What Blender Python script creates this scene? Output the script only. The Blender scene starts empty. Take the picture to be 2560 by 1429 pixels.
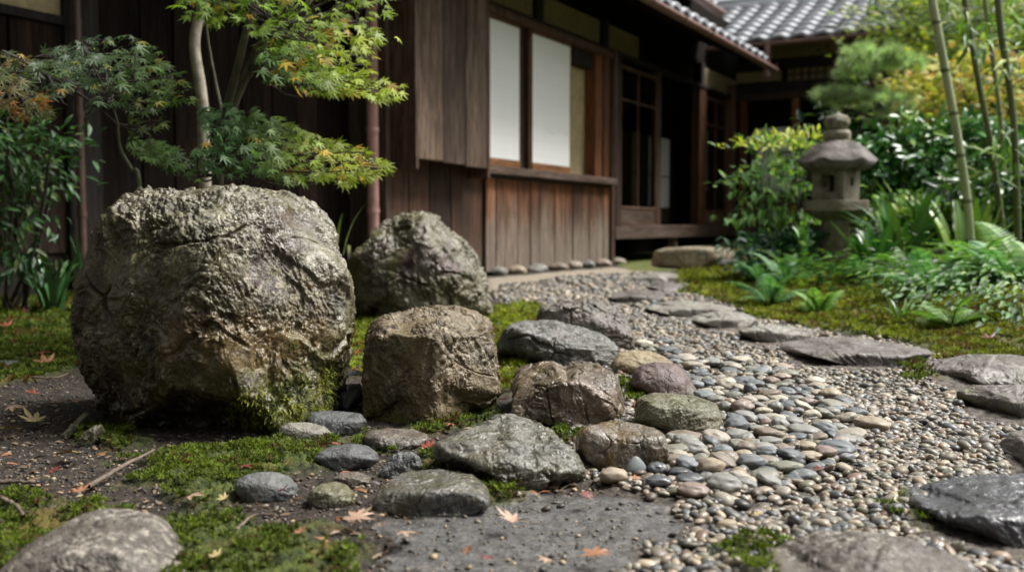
import bpy, bmesh, math, random
import numpy as np
from mathutils import Vector, Matrix
rnd = random.Random(7)
RG = np.random.default_rng(11)
sc = bpy.context.scene
COL = sc.collection
# ------------------------------------------------------------------ camera
CAMH, PITCH, F = 0.45, math.radians(3.57), 2400.0
cd = bpy.data.cameras.new('camera'); cam = bpy.data.objects.new('camera', cd); COL.objects.link(cam)
cam.location = (0, 0, CAMH); cam.rotation_euler = (math.radians(90)-PITCH, 0, 0)
cd.sensor_width = 36; cd.lens = 36*F/2560; cd.clip_start = .05; cd.clip_end = 500
cd.dof.use_dof = True; cd.dof.focus_distance = 2.05; cd.dof.aperture_fstop = 3.2; cd.dof.aperture_blades = 7
sc.camera = cam
# ------------------------------------------------------------------ world and sun (bright overcast)
SUN_EL, SUN_AZ = math.radians(56), math.radians(82)      # azimuth clockwise from +Y: light from the right
w = bpy.data.worlds.new('World'); sc.world = w; w.use_nodes = True
nt = w.node_tree; bg = nt.nodes['Background']
sk = nt.nodes.new('ShaderNodeTexSky'); sk.sky_type = 'NISHITA'; sk.sun_disc = False
sk.sun_elevation = SUN_EL; sk.sun_rotation = SUN_AZ; sk.dust_density = 4; sk.air_density = 1.0
hs = nt.nodes.new('ShaderNodeHueSaturation'); hs.inputs['Saturation'].default_value = .05
nt.links.new(sk.outputs[0], hs.inputs['Color']); nt.links.new(hs.outputs[0], bg.inputs[0])
bg.inputs[1].default_value = .05
sl = bpy.data.lights.new('sun', 'SUN'); so = bpy.data.objects.new('sun', sl); COL.objects.link(so)
sl.energy = 2.2; sl.angle = math.radians(26); sl.color = (1, .975, .93)
sdir = Vector((math.sin(SUN_AZ)*math.cos(SUN_EL), math.cos(SUN_AZ)*math.cos(SUN_EL), math.sin(SUN_EL)))
so.rotation_euler = sdir.to_track_quat('Z', 'Y').to_euler(); so.location = (3, 3, 8)
sc.view_settings.view_transform = 'Standard'; sc.view_settings.look = 'None'
sc.view_settings.exposure = 1.72; sc.view_settings.gamma = 1
sc.cycles.use_denoising = True
sc.cycles.max_bounces = 8; sc.cycles.diffuse_bounces = 4; sc.cycles.glossy_bounces = 3; sc.cycles.transmission_bounces = 5
sc.cycles.use_adaptive_sampling = True; sc.cycles.adaptive_threshold = .015
# ------------------------------------------------------------------ pixel (2560x1429) to world
CP, SP = math.cos(PITCH), math.sin(PITCH)
def ray(px, py):
    a = (px-1280)/F; b = (714.5-py)/F
    return (a, CP+b*SP, -SP+b*CP)
def gp(px, py, z=0.0):
    d = ray(px, py); t = (z-CAMH)/d[2]
    return (d[0]*t, d[1]*t)
def at(px, py, Y):
    d = ray(px, py); t = Y/d[1]
    return np.array((d[0]*t, Y, CAMH+d[2]*t))
def proj(P):
    x, y, z = P[..., 0], P[..., 1], P[..., 2]-CAMH
    dep = y*CP-z*SP; up = y*SP+z*CP
    return np.stack([1280+F*x/dep, 714.5-F*up/dep], -1)
# ------------------------------------------------------------------ numpy noise
def _h(i, j, k, s):
    n = (i*374761393+j*668265263+k*2147483647+s*1274126177).astype(np.uint64)
    n = (n ^ (n >> np.uint64(13)))*np.uint64(1274126177) & np.uint64(0xffffffff)
    n = (n ^ (n >> np.uint64(16)))*np.uint64(2246822519) & np.uint64(0xffffffff)
    return n ^ (n >> np.uint64(15))
def noise(p, s=0):
    i = np.floor(p).astype(np.int64); f = p-i; u = f*f*f*(f*(f*6-15)+10)
    out = 0
    for a in (0, 1):
        for b in (0, 1):
            for c in (0, 1):
                h = _h(i[:, 0]+a, i[:, 1]+b, i[:, 2]+c, s)
                g = np.stack([(h & np.uint64(255)).astype(float), ((h >> np.uint64(8)) & np.uint64(255)).astype(float), ((h >> np.uint64(16)) & np.uint64(255)).astype(float)], 1)/127.5-1
                d = g[:, 0]*(f[:, 0]-a)+g[:, 1]*(f[:, 1]-b)+g[:, 2]*(f[:, 2]-c)
                wt = (u[:, 0] if a else 1-u[:, 0])*(u[:, 1] if b else 1-u[:, 1])*(u[:, 2] if c else 1-u[:, 2])
                out = out+wt*d
    return out
def fbm(p, o=4, s=0, g=.5, ridge=False):
    r, a, t = 0, 1, 0
    for k in range(o):
        n = noise(p*(2.03**k)+k*7.3, s+k)
        if ridge: n = 1-2*np.abs(n)*1.6
        r = r+a*n; t += a; a *= g
    return r/t
def worley(p, s=0):
    i = np.floor(p).astype(np.int64); f1 = np.full(len(p), 9.); f2 = f1.copy(); cid = np.zeros(len(p))
    for a in (-1, 0, 1):
        for b in (-1, 0, 1):
            for c in (-1, 0, 1):
                q = i+np.array((a, b, c)); h = _h(q[:, 0], q[:, 1], q[:, 2], s)
                o = np.stack([(h & np.uint64(1023)).astype(float), ((h >> np.uint64(10)) & np.uint64(1023)).astype(float), ((h >> np.uint64(20)) & np.uint64(1023)).astype(float)], 1)/1023
                d = np.sqrt((((q+o)-p)**2).sum(1))
                m = d < f1
                f2 = np.where(m, f1, np.minimum(f2, d)); cid = np.where(m, (h % np.uint64(997)).astype(float)/997, cid); f1 = np.where(m, d, f1)
    return f1, f2, cid
def sstep(x, a, b):
    t = np.clip((x-a)/(b-a), 0, 1); return t*t*(3-2*t)
# ------------------------------------------------------------------ mesh building
def mesh(name, V, Fc, mat=None, smooth=True, col=None, attrs=None):
    V = np.asarray(V, dtype=np.float32); Fc = np.asarray(Fc, dtype=np.int32)
    me = bpy.data.meshes.new(name); k = Fc.shape[1]
    me.vertices.add(len(V)); me.vertices.foreach_set('co', V.ravel())
    me.loops.add(Fc.size); me.loops.foreach_set('vertex_index', Fc.ravel())
    me.polygons.add(len(Fc)); me.polygons.foreach_set('loop_start', np.arange(len(Fc), dtype=np.int32)*k)
    me.update(calc_edges=True)
    me.polygons.foreach_set('use_smooth', np.full(len(Fc), smooth))
    if col is not None:
        a = me.color_attributes.new('Col', 'FLOAT_COLOR', 'POINT')
        c = np.ones((len(V), 4), dtype=np.float32); c[:, :3] = col; a.data.foreach_set('color', c.ravel())
    for n, v in (attrs or {}).items():
        a = me.attributes.new(n, 'FLOAT', 'POINT'); a.data.foreach_set('value', np.asarray(v, dtype=np.float32))
    if mat: me.materials.append(mat)
    return me
def obj(name, me, parent=None, loc=None, label=None, cat=None, group=None, kind=None):
    o = bpy.data.objects.new(name, me); COL.objects.link(o)
    if parent: o.parent = parent
    if loc is not None: o.location = loc
    if label: o['label'] = label
    if cat: o['category'] = cat
    if group: o['group'] = group
    if kind: o['kind'] = kind
    return o
def pin(px, py, poly):
    poly = np.asarray(poly, float); ins = np.zeros(np.shape(px), bool); n = len(poly); j = n-1
    for i in range(n):
        xi, yi = poly[i]; xj, yj = poly[j]
        c = ((yi > py) != (yj > py)) & (px < (xj-xi)*(py-yi)/(yj-yi+1e-12)+xi)
        ins ^= c; j = i
    return ins
def inst(T, TF, P, R, S):
    """template verts T(k,3), faces TF, positions, rotation matrices, scales (N,) or (N,3) -> one mesh"""
    N, k = len(P), len(T); S = np.asarray(S)
    if S.ndim == 1: S = S[:, None].repeat(3, 1)
    V = np.einsum('nij,nkj->nki', R, T[None]*S[:, None, :])+P[:, None, :]
    Fc = TF[None]+(np.arange(N)*k)[:, None, None]
    return V.reshape(-1, 3), Fc.reshape(-1, TF.shape[1])
def rot_zyx(rx, ry, rz):
    cx, sx, cy, sy, cz, sz = np.cos(rx), np.sin(rx), np.cos(ry), np.sin(ry), np.cos(rz), np.sin(rz)
    R = np.empty((len(rx), 3, 3))
    R[:, 0, 0] = cz*cy; R[:, 0, 1] = cz*sy*sx-sz*cx; R[:, 0, 2] = cz*sy*cx+sz*sx
    R[:, 1, 0] = sz*cy; R[:, 1, 1] = sz*sy*sx+cz*cx; R[:, 1, 2] = sz*sy*cx-cz*sx
    R[:, 2, 0] = -sy; R[:, 2, 1] = cy*sx; R[:, 2, 2] = cy*cx
    return R
def basis(d, n):
    """rows of direction d become local Y, normal near n becomes local Z"""
    d = d/np.linalg.norm(d, axis=1, keepdims=True); x = np.cross(d, n); x /= np.linalg.norm(x, axis=1, keepdims=True)+1e-9
    z = np.cross(x, d); return np.stack([x, d, z], 2)
def tube(P, r, seg=8, cap=True):
    P = np.asarray(P, float); r = np.broadcast_to(np.asarray(r, float), (len(P),)); t = np.gradient(P, axis=0); t /= np.linalg.norm(t, axis=1, keepdims=True)
    x = np.zeros_like(t); x[0] = np.cross(t[0], (0, 0, 1.) if abs(t[0, 2]) < .8 else (1., 0, 0))
    for i in range(1, len(P)): x[i] = x[i-1]/np.linalg.norm(x[i-1])-t[i]*np.dot(x[i-1]/np.linalg.norm(x[i-1]), t[i])
    x /= np.linalg.norm(x, axis=1, keepdims=True); y = np.cross(t, x)
    a = np.arange(seg)*2*math.pi/seg
    V = (P[:, None]+(x[:, None]*np.cos(a)[None, :, None]+y[:, None]*np.sin(a)[None, :, None])*r[:, None, None]).reshape(-1, 3)
    i, j = np.meshgrid(np.arange(len(P)-1), np.arange(seg), indexing='ij'); j2 = (j+1) % seg
    Fc = np.stack([i*seg+j, i*seg+j2, (i+1)*seg+j2, (i+1)*seg+j], -1).reshape(-1, 4)
    if cap:
        n = len(V); V = np.vstack([V, P[:1], P[-1:]]); jj = np.arange(seg); j2 = (jj+1) % seg; b = (len(P)-1)*seg
        Fc = np.vstack([Fc, np.stack([np.full(seg, n), j2, jj, np.full(seg, n)], 1), np.stack([np.full(seg, n+1), b+jj, b+j2, np.full(seg, n+1)], 1)])
        # degenerate quads are avoided by keeping caps as thin quads
        Fc = Fc[:-2*seg]
    return V, Fc
def join(parts):
    Vs, Fs, o = [], [], 0
    for V, Fc in parts:
        Vs.append(V); Fs.append(np.asarray(Fc)+o); o += len(V)
    return np.vstack(Vs), np.vstack(Fs)
def smooth_path(P, n=20):
    P = np.asarray(P, float); t = np.linspace(0, len(P)-1, n); out = []
    for u in t:
        i = min(int(u), len(P)-2); f = u-i
        p0, p1, p2, p3 = P[max(i-1, 0)], P[i], P[i+1], P[min(i+2, len(P)-1)]
        out.append(.5*((2*p1)+(-p0+p2)*f+(2*p0-5*p1+4*p2-p3)*f*f+(-p0+3*p1-3*p2+p3)*f**3))
    return np.array(out)
# ------------------------------------------------------------------ materials
def newmat(name):
    m = bpy.data.materials.new(name); m.use_nodes = True; t = m.node_tree
    return m, t, t.nodes['Principled BSDF']
class N:
    def __init__(s, t): s.t = t
    def n(s, ty, ins=None, **kw):
        nd = s.t.nodes.new(ty)
        for k, v in kw.items(): setattr(nd, k, v)
        for k, v in (ins or {}).items():
            if isinstance(v, bpy.types.NodeSocket): s.t.links.new(v, nd.inputs[k])
            else: nd.inputs[k].default_value = v
        return nd
    def tex(s, scale=(1, 1, 1), which='Object'):
        tc = s.n('ShaderNodeTexCoord'); mp = s.n('ShaderNodeMapping', {'Vector': tc.outputs[which], 'Scale': scale}); return mp.outputs[0]
    def noise(s, v, sc_, det=5, rough=.55, dist=0): return s.n('ShaderNodeTexNoise', {'Vector': v, 'Scale': sc_, 'Detail': det, 'Roughness': rough, 'Distortion': dist}).outputs[0]
    def ramp(s, f, a, b, lo=0., hi=1.):
        return s.n('ShaderNodeMapRange', {'Value': f, 'From Min': a, 'From Max': b, 'To Min': lo, 'To Max': hi}, interpolation_type='SMOOTHSTEP').outputs[0]
    def mix(s, f, a, b, mode='MIX'):
        nd = s.n('ShaderNodeMix', data_type='RGBA', blend_type=mode)
        for i, v in ((0, f), (6, a), (7, b)):
            if isinstance(v, bpy.types.NodeSocket): s.t.links.new(v, nd.inputs[i])
            else: nd.inputs[i].default_value = (v if i == 0 else (*v, 1) if len(v) == 3 else v)
        return nd.outputs[2]
    def math(s, op, a, b=0.):
        nd = s.n('ShaderNodeMath', operation=op)
        for i, v in ((0, a), (1, b)):
            if isinstance(v, bpy.types.NodeSocket): s.t.links.new(v, nd.inputs[i])
            else: nd.inputs[i].default_value = v
        return nd.outputs[0]
    def bump(s, h, st, dist, nrm=None):
        nd = s.n('ShaderNodeBump', {'Height': h, 'Strength': st, 'Distance': dist})
        if nrm is not None: s.t.links.new(nrm, nd.inputs['Normal'])
        return nd.outputs[0]
def rock_mat(name, a, b, c, lich=(.42, .43, .36), lich_amt=.5, moss=0., dark=(.03, .026, .02), dark_amt=.5, rough=.5, sc_=1., wet=.0, veins=.1, use_col=False, line=.85):
    """a, b: body colours in large patches, c: third tint, lichen speckle, dark mineral/dirt staining, moss film"""
    m, t, B = newmat(name); q = N(t); v = q.tex()
    n1 = q.noise(v, 5*sc_, 5, .6, .6); n2 = q.noise(v, 9*sc_, 6, .65, 1.0); n3 = q.noise(v, 45*sc_, 5, .7); n4 = q.noise(v, 160*sc_, 4, .7)
    col = q.mix(q.ramp(n1, .44, .54), a, b)
    mp2 = q.tex((1, 1.3, .8)); n5 = q.noise(mp2, 3.2*sc_, 4, .55, .8)
    col = q.mix(q.ramp(n5, .52, .62), col, c)
    col = q.mix(q.math('MULTIPLY', q.ramp(n2, .5, .68), dark_amt), col, dark)
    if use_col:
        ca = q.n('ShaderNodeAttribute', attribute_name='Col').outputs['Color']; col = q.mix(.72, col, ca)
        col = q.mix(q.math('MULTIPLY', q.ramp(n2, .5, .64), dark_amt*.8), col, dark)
    # pale lichen / mineral bloom
    l = q.math('MULTIPLY', q.ramp(n3, .47, .60), q.ramp(q.noise(v, 7*sc_, 5, .6), .40, .60))
    col = q.mix(q.math('MULTIPLY', l, lich_amt), col, lich)
    # fine grain, both ways
    col = q.mix(q.ramp(n4, .35, .62, 0, .6), col, q.mix(1., col, (.35, .34, .33), 'MULTIPLY'))
    # crinkles: thin dark lines where warped noise crosses its middle value
    vw = q.tex((1, 1, .7)); la = q.noise(vw, 17*sc_, 3, .6, 1.6); lb = q.noise(vw, 42*sc_, 3, .6, 1.8); lm = q.ramp(q.noise(v, 6*sc_, 3, .5), .4, .6, .15, 1)
    l1 = q.ramp(q.math('ABSOLUTE', q.math('SUBTRACT', la, .5)), 0, .024, 1, 0); l2 = q.ramp(q.math('ABSOLUTE', q.math('SUBTRACT', lb, .5)), 0, .035, 1, 0)
    ll = q.math('MULTIPLY', q.math('MAXIMUM', l1, q.math('MULTIPLY', l2, .7)), lm); col = q.mix(q.math('MULTIPLY', ll, line), col, dark)
    # cracks: thin dark veins
    ve = q.n('ShaderNodeTexVoronoi', {'Vector': q.mix(.08, v, q.n('ShaderNodeTexNoise', {'Vector': v, 'Scale': 12.*sc_, 'Detail': 4.}).outputs[1]), 'Scale': 9.*sc_}, feature='DISTANCE_TO_EDGE').outputs[0]
    crack = q.math('MULTIPLY', q.ramp(ve, .0, .035, 1, 0), veins)
    col = q.mix(crack, col, dark)
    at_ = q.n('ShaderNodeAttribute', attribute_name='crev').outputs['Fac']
    col = q.mix(q.math('MULTIPLY', at_, .7), col, dark)  # crevice mask darkens the recesses: crease shade put into the colour
    if moss:
        geo = q.n('ShaderNodeNewGeometry'); sx = q.n('ShaderNodeSeparateXYZ', {0: geo.outputs['Normal']})
        ma = q.n('ShaderNodeAttribute', attribute_name='moss').outputs['Fac']
        mm = q.math('MULTIPLY', q.ramp(q.noise(v, 30*sc_, 6, .7), .42, .6), q.math('ADD', ma, 0.))
        col = q.mix(q.math('MULTIPLY', mm, moss), col, q.mix(n4, (.045, .06, .008), (.16, .17, .03)))
    col = q.n('ShaderNodeHueSaturation', {'Saturation': 1.28, 'Value': .8, 'Color': col}).outputs[0]
    t.links.new(col, B.inputs['Base Color'])
    rr = q.ramp(n2, .35, .65, rough-.12-wet*.2, rough+.16-wet*.1); t.links.new(rr, B.inputs['Roughness'])
    B.inputs['Specular IOR Level'].default_value = .5
    nb = q.bump(crack, -.5, .004); nb = q.bump(ll, -.8*line, .006, nb); nb = q.bump(q.math('ADD', la, q.math('MULTIPLY', lb, .5)), .5*line, .012, nb)
    if wet > .25: B.inputs['Coat Weight'].default_value = .25*wet; B.inputs['Coat Roughness'].default_value = .22
    nb = q.bump(n3, .45, .006, nb); nb = q.bump(n4, .45, .002, nb)
    t.links.new(nb, B.inputs['Normal'])
    return m
# ================================================================== ground shape
def edge_x(y): return np.where(y < 4, 1.32+(4-y)*.62, np.where(y > 7, 1.25+(y-7)*.12, 1.25))
def gh(x, y):
    x = np.asarray(x, float); y = np.asarray(y, float)
    h = .15*sstep(x-edge_x(y), .0, 1.3)*sstep(y, 1.5, 3)
    h = h+.05*sstep(-x-1.1, 0, 1.2)*sstep(y, 2.5, 5)
    P = np.stack([x.ravel(), y.ravel(), np.zeros(x.size)], 1)
    h = h+(.010*noise(P*3.1, 3)+.006*noise(P*9., 4)).reshape(x.shape)
    h = h+(.035*noise(P*2.2, 6)+.02*noise(P*5., 7)).reshape(x.shape)*sstep(x-edge_x(y), .1, .6)*sstep(-y, -9, -7)
    return h
def gpoly(pts): return [gp(x, y) for x, y in pts]
MOSS = [[(-1100, 720), (190, 742), (880, 735), (875, 800), (500, 850), (182, 930), (0, 975), (-1100, 1150)], [(880, 742), (1010, 752), (930, 830), (880, 960)],
        [(1180, 775), (1350, 768), (1345, 800), (1275, 840), (1330, 890), (1290, 985), (1240, 985), (1230, 860)],
        [(1700, 680), (1800, 668), (1900, 700), (2560, 720), (3700, 740), (3700, 1150), (2900, 1000), (2560, 905), (2340, 905), (2330, 872), (2150, 838), (1880, 800), (1830, 765), (1700, 735)],
        [(330, 1155), (640, 1120), (830, 1085), (800, 1170), (600, 1215), (520, 1290), (360, 1215)],
        [(0, 1310), (240, 1285), (330, 1310), (0, 1429), (-200, 1500)], [(420, 1300), (620, 1320), (820, 1360), (900, 1429), (860, 1520), (480, 1520)],
        [(1060, 1030), (1240, 1010), (1250, 1045), (1090, 1090), (1060, 1080)], [(1540, 945), (1600, 965), (1600, 1000), (1560, 1010)],
        [(1060, 1130), (1100, 1140), (1130, 1180), (1050, 1190)], [(1220, 1190), (1290, 1210), (1300, 1260), (1225, 1250)],
        [(1370, 1070), (1440, 1090), (1440, 1130), (1390, 1120)], [(2225, 1270), (2300, 1300), (2290, 1320), (2220, 1300)],
        [(2260, 900), (2300, 900), (2330, 950), (2280, 960)], [(1840, 1380), (1960, 1350), (1950, 1440), (1830, 1440)],
        [(900, 1085), (960, 1100), (960, 1150), (905, 1130)], [(180, 1060), (310, 1080), (330, 1130), (200, 1110)], [(0, 1240), (120, 1235), (100, 1290), (0, 1300)]]
GRAVEL = [(1640, 1500), (1560, 1440), (1640, 1370), (1760, 1330), (1700, 1280), (1700, 1245), (1600, 1235), (1480, 1200), (1400, 1100), (1400, 900), (1330, 800), (1230, 745), (1260, 715), (1480, 690), (1640, 685), (1700, 690),
          (1720, 735), (1840, 765), (1880, 800), (2060, 835), (2240, 862), (2400, 900), (2700, 960), (2900, 1100), (3000, 1500)]
WET = [(980, 1290), (1300, 1250), (1500, 1230), (1700, 1260), (1760, 1320), (1640, 1370), (1560, 1440), (1500, 1600), (900, 1600), (960, 1400)]
SAND = [(1215, 695), (1530, 668), (1640, 678), (1480, 706), (1330, 730), (1225, 750)]
MOSSW = [gpoly(p) for p in MOSS]; GRAVW = gpoly(GRAVEL); WETW = gpoly(WET); SANDW = gpoly(SAND)
def polymask(x, y, polys, soft=.05, s=5):
    P = np.stack([x, y, np.zeros(len(x))], 1); dx = soft*noise(P*11, s)*2.2; dy = soft*noise(P*11+9, s+1)*2.2
    m = np.zeros(len(x))
    for k in range(5):
        a = k*1.257; ox, oy = soft*.5*math.cos(a), soft*.5*math.sin(a)
        q = np.zeros(len(x), bool)
        for p in polys: q |= pin(x+dx+ox, y+dy+oy, p)
        m += q/5
    return m
def ground_mat():
    m, t, B = newmat('soil_moss_sand'); q = N(t); v = q.tex()
    A = lambda n: q.n('ShaderNodeAttribute', attribute_name=n).outputs['Fac']
    n1 = q.noise(v, 6, 6, .65); n2 = q.noise(v, 40, 6, .7); n3 = q.noise(v, 170, 5, .75)
    soil = q.mix(q.ramp(n2, .35, .65), (.014, .010, .007), (.06, .043, .029))
    soil = q.mix(q.ramp(n3, .58, .66, 0, .6), soil, (.13, .10, .075))
    wet = q.mix(q.ramp(n2, .35, .65), (.06, .058, .055), (.13, .127, .122))
    wet = q.mix(q.ramp(n3, .5, .62, 0, .8), wet, (.015, .013, .011)); wet = q.mix(q.ramp(q.noise(v, 85, 3, .6), .6, .66, 0, .8), wet, (.17, .15, .12))
    moss = q.mix(q.ramp(n2, .35, .65), (.03, .05, .006), (.13, .16, .022))
    moss = q.mix(q.ramp(n1, .5, .62, 0, .8), moss, (.17, .12, .02))
    sand = q.mix(n2, (.24, .20, .15), (.33, .28, .21)); grav = q.mix(q.ramp(n2, .4, .6), (.06, .05, .04), (.2, .17, .14))
    wetA = q.ramp(q.math('ADD', A('wet'), q.math('MULTIPLY', q.math('SUBTRACT', n1, .5), 1.6)), .35, .8); c = q.mix(wetA, soil, wet); c = q.mix(A('grav'), c, grav); c = q.mix(A('sand'), c, sand)
    c = q.mix(A('mossy'), c, moss)
    t.links.new(c, B.inputs['Base Color'])
    r = q.math('SUBTRACT', .85, q.math('MULTIPLY', wetA, q.ramp(n1, .38, .55, .35, .68))); t.links.new(r, B.inputs['Roughness'])
    bd = q.math('SUBTRACT', 1., q.math('MULTIPLY', wetA, q.ramp(n1, .38, .55, .3, .85))); nb_ = q.n('ShaderNodeBump', {'Height': n2, 'Strength': bd, 'Distance': .02}).outputs[0]; nb2 = q.n('ShaderNodeBump', {'Height': n3, 'Strength': bd, 'Distance': .006, 'Normal': nb_}).outputs[0]
    t.links.new(nb2, B.inputs['Normal'])
    return m
# one sheet, rows spaced by perspective, reaching far beyond everything
ys = np.concatenate([[-60, -20, -6, -2, 0, .5], np.geomspace(.95, 4, 640)[:-1], np.geomspace(4, 16, 170), np.geomspace(17, 220, 24)])
xs = np.concatenate([-np.geomspace(1, 30, 14)[::-1]-1.05, np.linspace(-1, 1, 560), np.geomspace(1, 30, 14)+1.05])
XX = xs[None]*np.maximum(ys, 1.)[:, None]*.6; YY = np.repeat(ys[:, None], len(xs), 1)
ZZ = gh(XX, YY)
fx, fy = XX.ravel(), YY.ravel()
near = (fy > .8) & (fy < 17) & (np.abs(fx) < 8)
am = {}
for nm, pol, sf in (('mossy', MOSSW, .06), ('grav', [GRAVW], .05), ('wet', [WETW], .05), ('sand', [SANDW], .06)):
    a = np.zeros(fx.size); a[near] = polymask(fx[near], fy[near], pol, sf); am[nm] = a
far = ((fy > 9.5) & (fx > 1.2)) | ((fy > 1.6) & (fx > 3.2)) | ((fx < -2.4) & (fy > .8)); am['mossy'][far] = 1
P3 = np.stack([fx, fy, np.zeros(fx.size)], 1)
mic = np.zeros(fx.size)
nn = near & (fy < 6)
mic[nn] = .011*fbm(P3[nn]*26, 3, 21)+.007*fbm(P3[nn]*95, 3, 22)+.004*np.abs(noise(P3[nn]*200, 23))
fz = ZZ.ravel()+mic*(1+1.2*am['mossy'])*(1-.78*am['wet'])+.01*am['mossy']
gi, gj = np.meshgrid(np.arange(len(ys)-1), np.arange(len(xs)-1), indexing='ij'); nx = len(xs)
GF = np.stack([gi*nx+gj, gi*nx+gj+1, (gi+1)*nx+gj+1, (gi+1)*nx+gj], -1).reshape(-1, 4)
obj('ground', mesh('ground', np.stack([fx, fy, fz], 1), GF, ground_mat(), attrs=am), kind='structure')
# ================================================================== rocks
_cs = {}
def cubesphere(n):
    if n in _cs: return _cs[n]
    g = np.tan(np.linspace(-1, 1, n+1)*math.pi/4); a, b = np.meshgrid(g, g, indexing='ij'); o = np.ones_like(a)
    Vs, Fs = [], []
    for k, (X, Y, Z) in enumerate(((o, a, b), (-o, b, a), (b, o, a), (a, -o, b), (a, b, o), (b, a, -o))):
        i, j = np.meshgrid(np.arange(n), np.arange(n), indexing='ij'); m = n+1
        Vs.append(np.stack([X, Y, Z], -1).reshape(-1, 3)); Fs.append(np.stack([i*m+j, (i+1)*m+j, (i+1)*m+j+1, i*m+j+1], -1).reshape(-1, 4)+k*m*m)
    V = np.vstack(Vs); Fc = np.vstack(Fs)
    key = np.round(V*1e6).astype(np.int64); _, idx, inv = np.unique(key, axis=0, return_index=True, return_inverse=True)
    V = V[idx]; Fc = inv.ravel()[Fc]; V /= np.linalg.norm(V, axis=1, keepdims=True)
    _cs[n] = (V, Fc); return _cs[n]
def vnorm(V, Fc):
    n = np.cross(V[Fc[:, 2]]-V[Fc[:, 0]], V[Fc[:, 3]]-V[Fc[:, 1]]); out = np.zeros_like(V)
    for k in range(4):
        for c in range(3): out[:, c] += np.bincount(Fc[:, k], n[:, c], len(V))
    return out/(np.linalg.norm(out, axis=1, keepdims=True)+1e-12)
def P_(az, el, h): # plane normal from azimuth (deg, 0 = towards +X, 90 = away) and elevation, distance in half extents
    a, e = math.radians(az), math.radians(el); return (math.cos(a)*math.cos(e), math.sin(a)*math.cos(e), math.sin(e), h)
BOX = [P_(0, 0, 1), P_(90, 0, 1), P_(180, 0, 1), P_(270, 0, 1), P_(0, 90, 1), P_(0, -90, 1)]
def rock(name, label, cat, outline, mat, zt=None, dp=None, planes=(), p=7, seed=1, n=110, rough=.02, wr=.012, wf=30., chip=.03, strata=0., big=.06, y0=None, group=None, colf=None, undercut=None, base=BOX, bury=.04, fit=True, mossf=None, nf=5, fh=.93, crack=1., zb=None):
    ol = np.array(outline, float); bx0, bx1, by0, by1 = ol[:, 0].min(), ol[:, 0].max(), ol[:, 1].min(), ol[:, 1].max()
    cx = (bx0+bx1)/2
    yf = gp(cx, by1)[1] if y0 is None else y0
    if dp is None: dp = max(.04, gp(cx, by0, zt)[1]-yf)
    yc = yf+dp*.5
    pc = at(cx, (by0+by1)/2, yc)
    wdt = (bx1-bx0)/F*yc
    ztop = zt if zt is not None else at(cx, by0, yc)[2]
    g0 = float(gh(pc[0], yc)) if zb is None else zb
    zb_ = g0-bury
    C = np.array((pc[0], yc, (ztop+zb_)/2)); H = np.array((wdt/2, dp/2, (ztop-zb_)/2))
    D, Fc = cubesphere(n)
    dd = D+big*1.6*np.stack([noise(D*1.7+seed*3.1, seed), noise(D*1.7+seed*5.3+50, seed+1), noise(D*1.7+seed*2.3+90, seed+2)], 1)
    dd /= np.linalg.norm(dd, axis=1, keepdims=True)
    s = 0; rp = random.Random(seed); extra = [P_(rp.uniform(0, 360), rp.uniform(-10, 75), rp.uniform(fh, fh+.14)) for _ in range(nf)]
    for (a, b, c, h) in list(base)+list(planes)+extra:
        s = s+np.maximum(0, (dd[:, 0]*a+dd[:, 1]*b+dd[:, 2]*c)/h)**p
    r = s**(-1/p); r = r*(1+big*fbm(D*1.6+seed, 3, seed+5))
    V = D*r[:, None]*H
    def fitit(V, st=1.):
        Pj = proj(V+C); cc = np.array([cx, (by0+by1)/2]); q = Pj-cc
        th = np.arctan2(q[:, 1], q[:, 0]); rr = np.hypot(q[:, 0], q[:, 1]); nb = 120
        bi = ((th+math.pi)/(2*math.pi)*nb).astype(int) % nb; R = np.zeros(nb); np.maximum.at(R, bi, rr)
        tb = (np.arange(nb)+.5)/nb*2*math.pi-math.pi; T = np.zeros(nb); L = len(ol)
        for k in range(nb):
            dx, dy = math.cos(tb[k]), math.sin(tb[k]); best = 0
            for i in range(L):
                a = ol[i]-cc; b = ol[(i+1) % L]-cc; e = b-a; den = dx*e[1]-dy*e[0]
                if abs(den) < 1e-9: continue
                t_ = (a[0]*e[1]-a[1]*e[0])/den; u_ = (a[0]*dy-a[1]*dx)/den
                if t_ > 0 and -1e-6 <= u_ <= 1+1e-6: best = max(best, t_)
            T[k] = best if best > 0 else R[k]
        f = np.clip(T/np.maximum(R, 1e-6), .55, 1.7)
        f = (np.roll(f, 1)+2*f+np.roll(f, -1))/4
        ft = np.interp(th, np.concatenate([tb-2*math.pi, tb, tb+2*math.pi]), np.tile(f, 3))
        Rt = np.interp(th, np.concatenate([tb-2*math.pi, tb, tb+2*math.pi]), np.tile(R, 3))
        wgt = sstep(rr/Rt, .0, .75); k = 1+(ft-1)*wgt*st
        V = V.copy(); V[:, 0] *= k; V[:, 2] *= k; return V
    if fit:
        V = fitit(V); V = fitit(V, .8)
    size = H.mean()
    Nn = vnorm(V, Fc); W = V+C
    d = rough*size*2*fbm(W*(1.1/size)+seed, 4, seed+9)
    wp = np.stack([noise(W*6, 31+seed), noise(W*6+5, 32+seed), noise(W*6+11, 33+seed)], 1)
    # broken steps: terraces cut by warped noise
    st = fbm(W*(1.3/size)+wp*.35+seed*3, 3, seed+11, .5)*4; fl = np.floor(st); fr = st-fl
    d = d+chip*size*.55*((fl+sstep(fr, .40, .60))/4)
    wc = W+.05*wp+.008*np.stack([noise(W*30, 41), noise(W*30+5, 42), noise(W*30+11, 43)], 1)
    rg = sstep(fbm(W*(2.2/size)+seed, 3, seed+40), -.22, .22)
    amp = wr*(.2+1.15*rg); cav = np.zeros(len(W)); bl = 0
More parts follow.
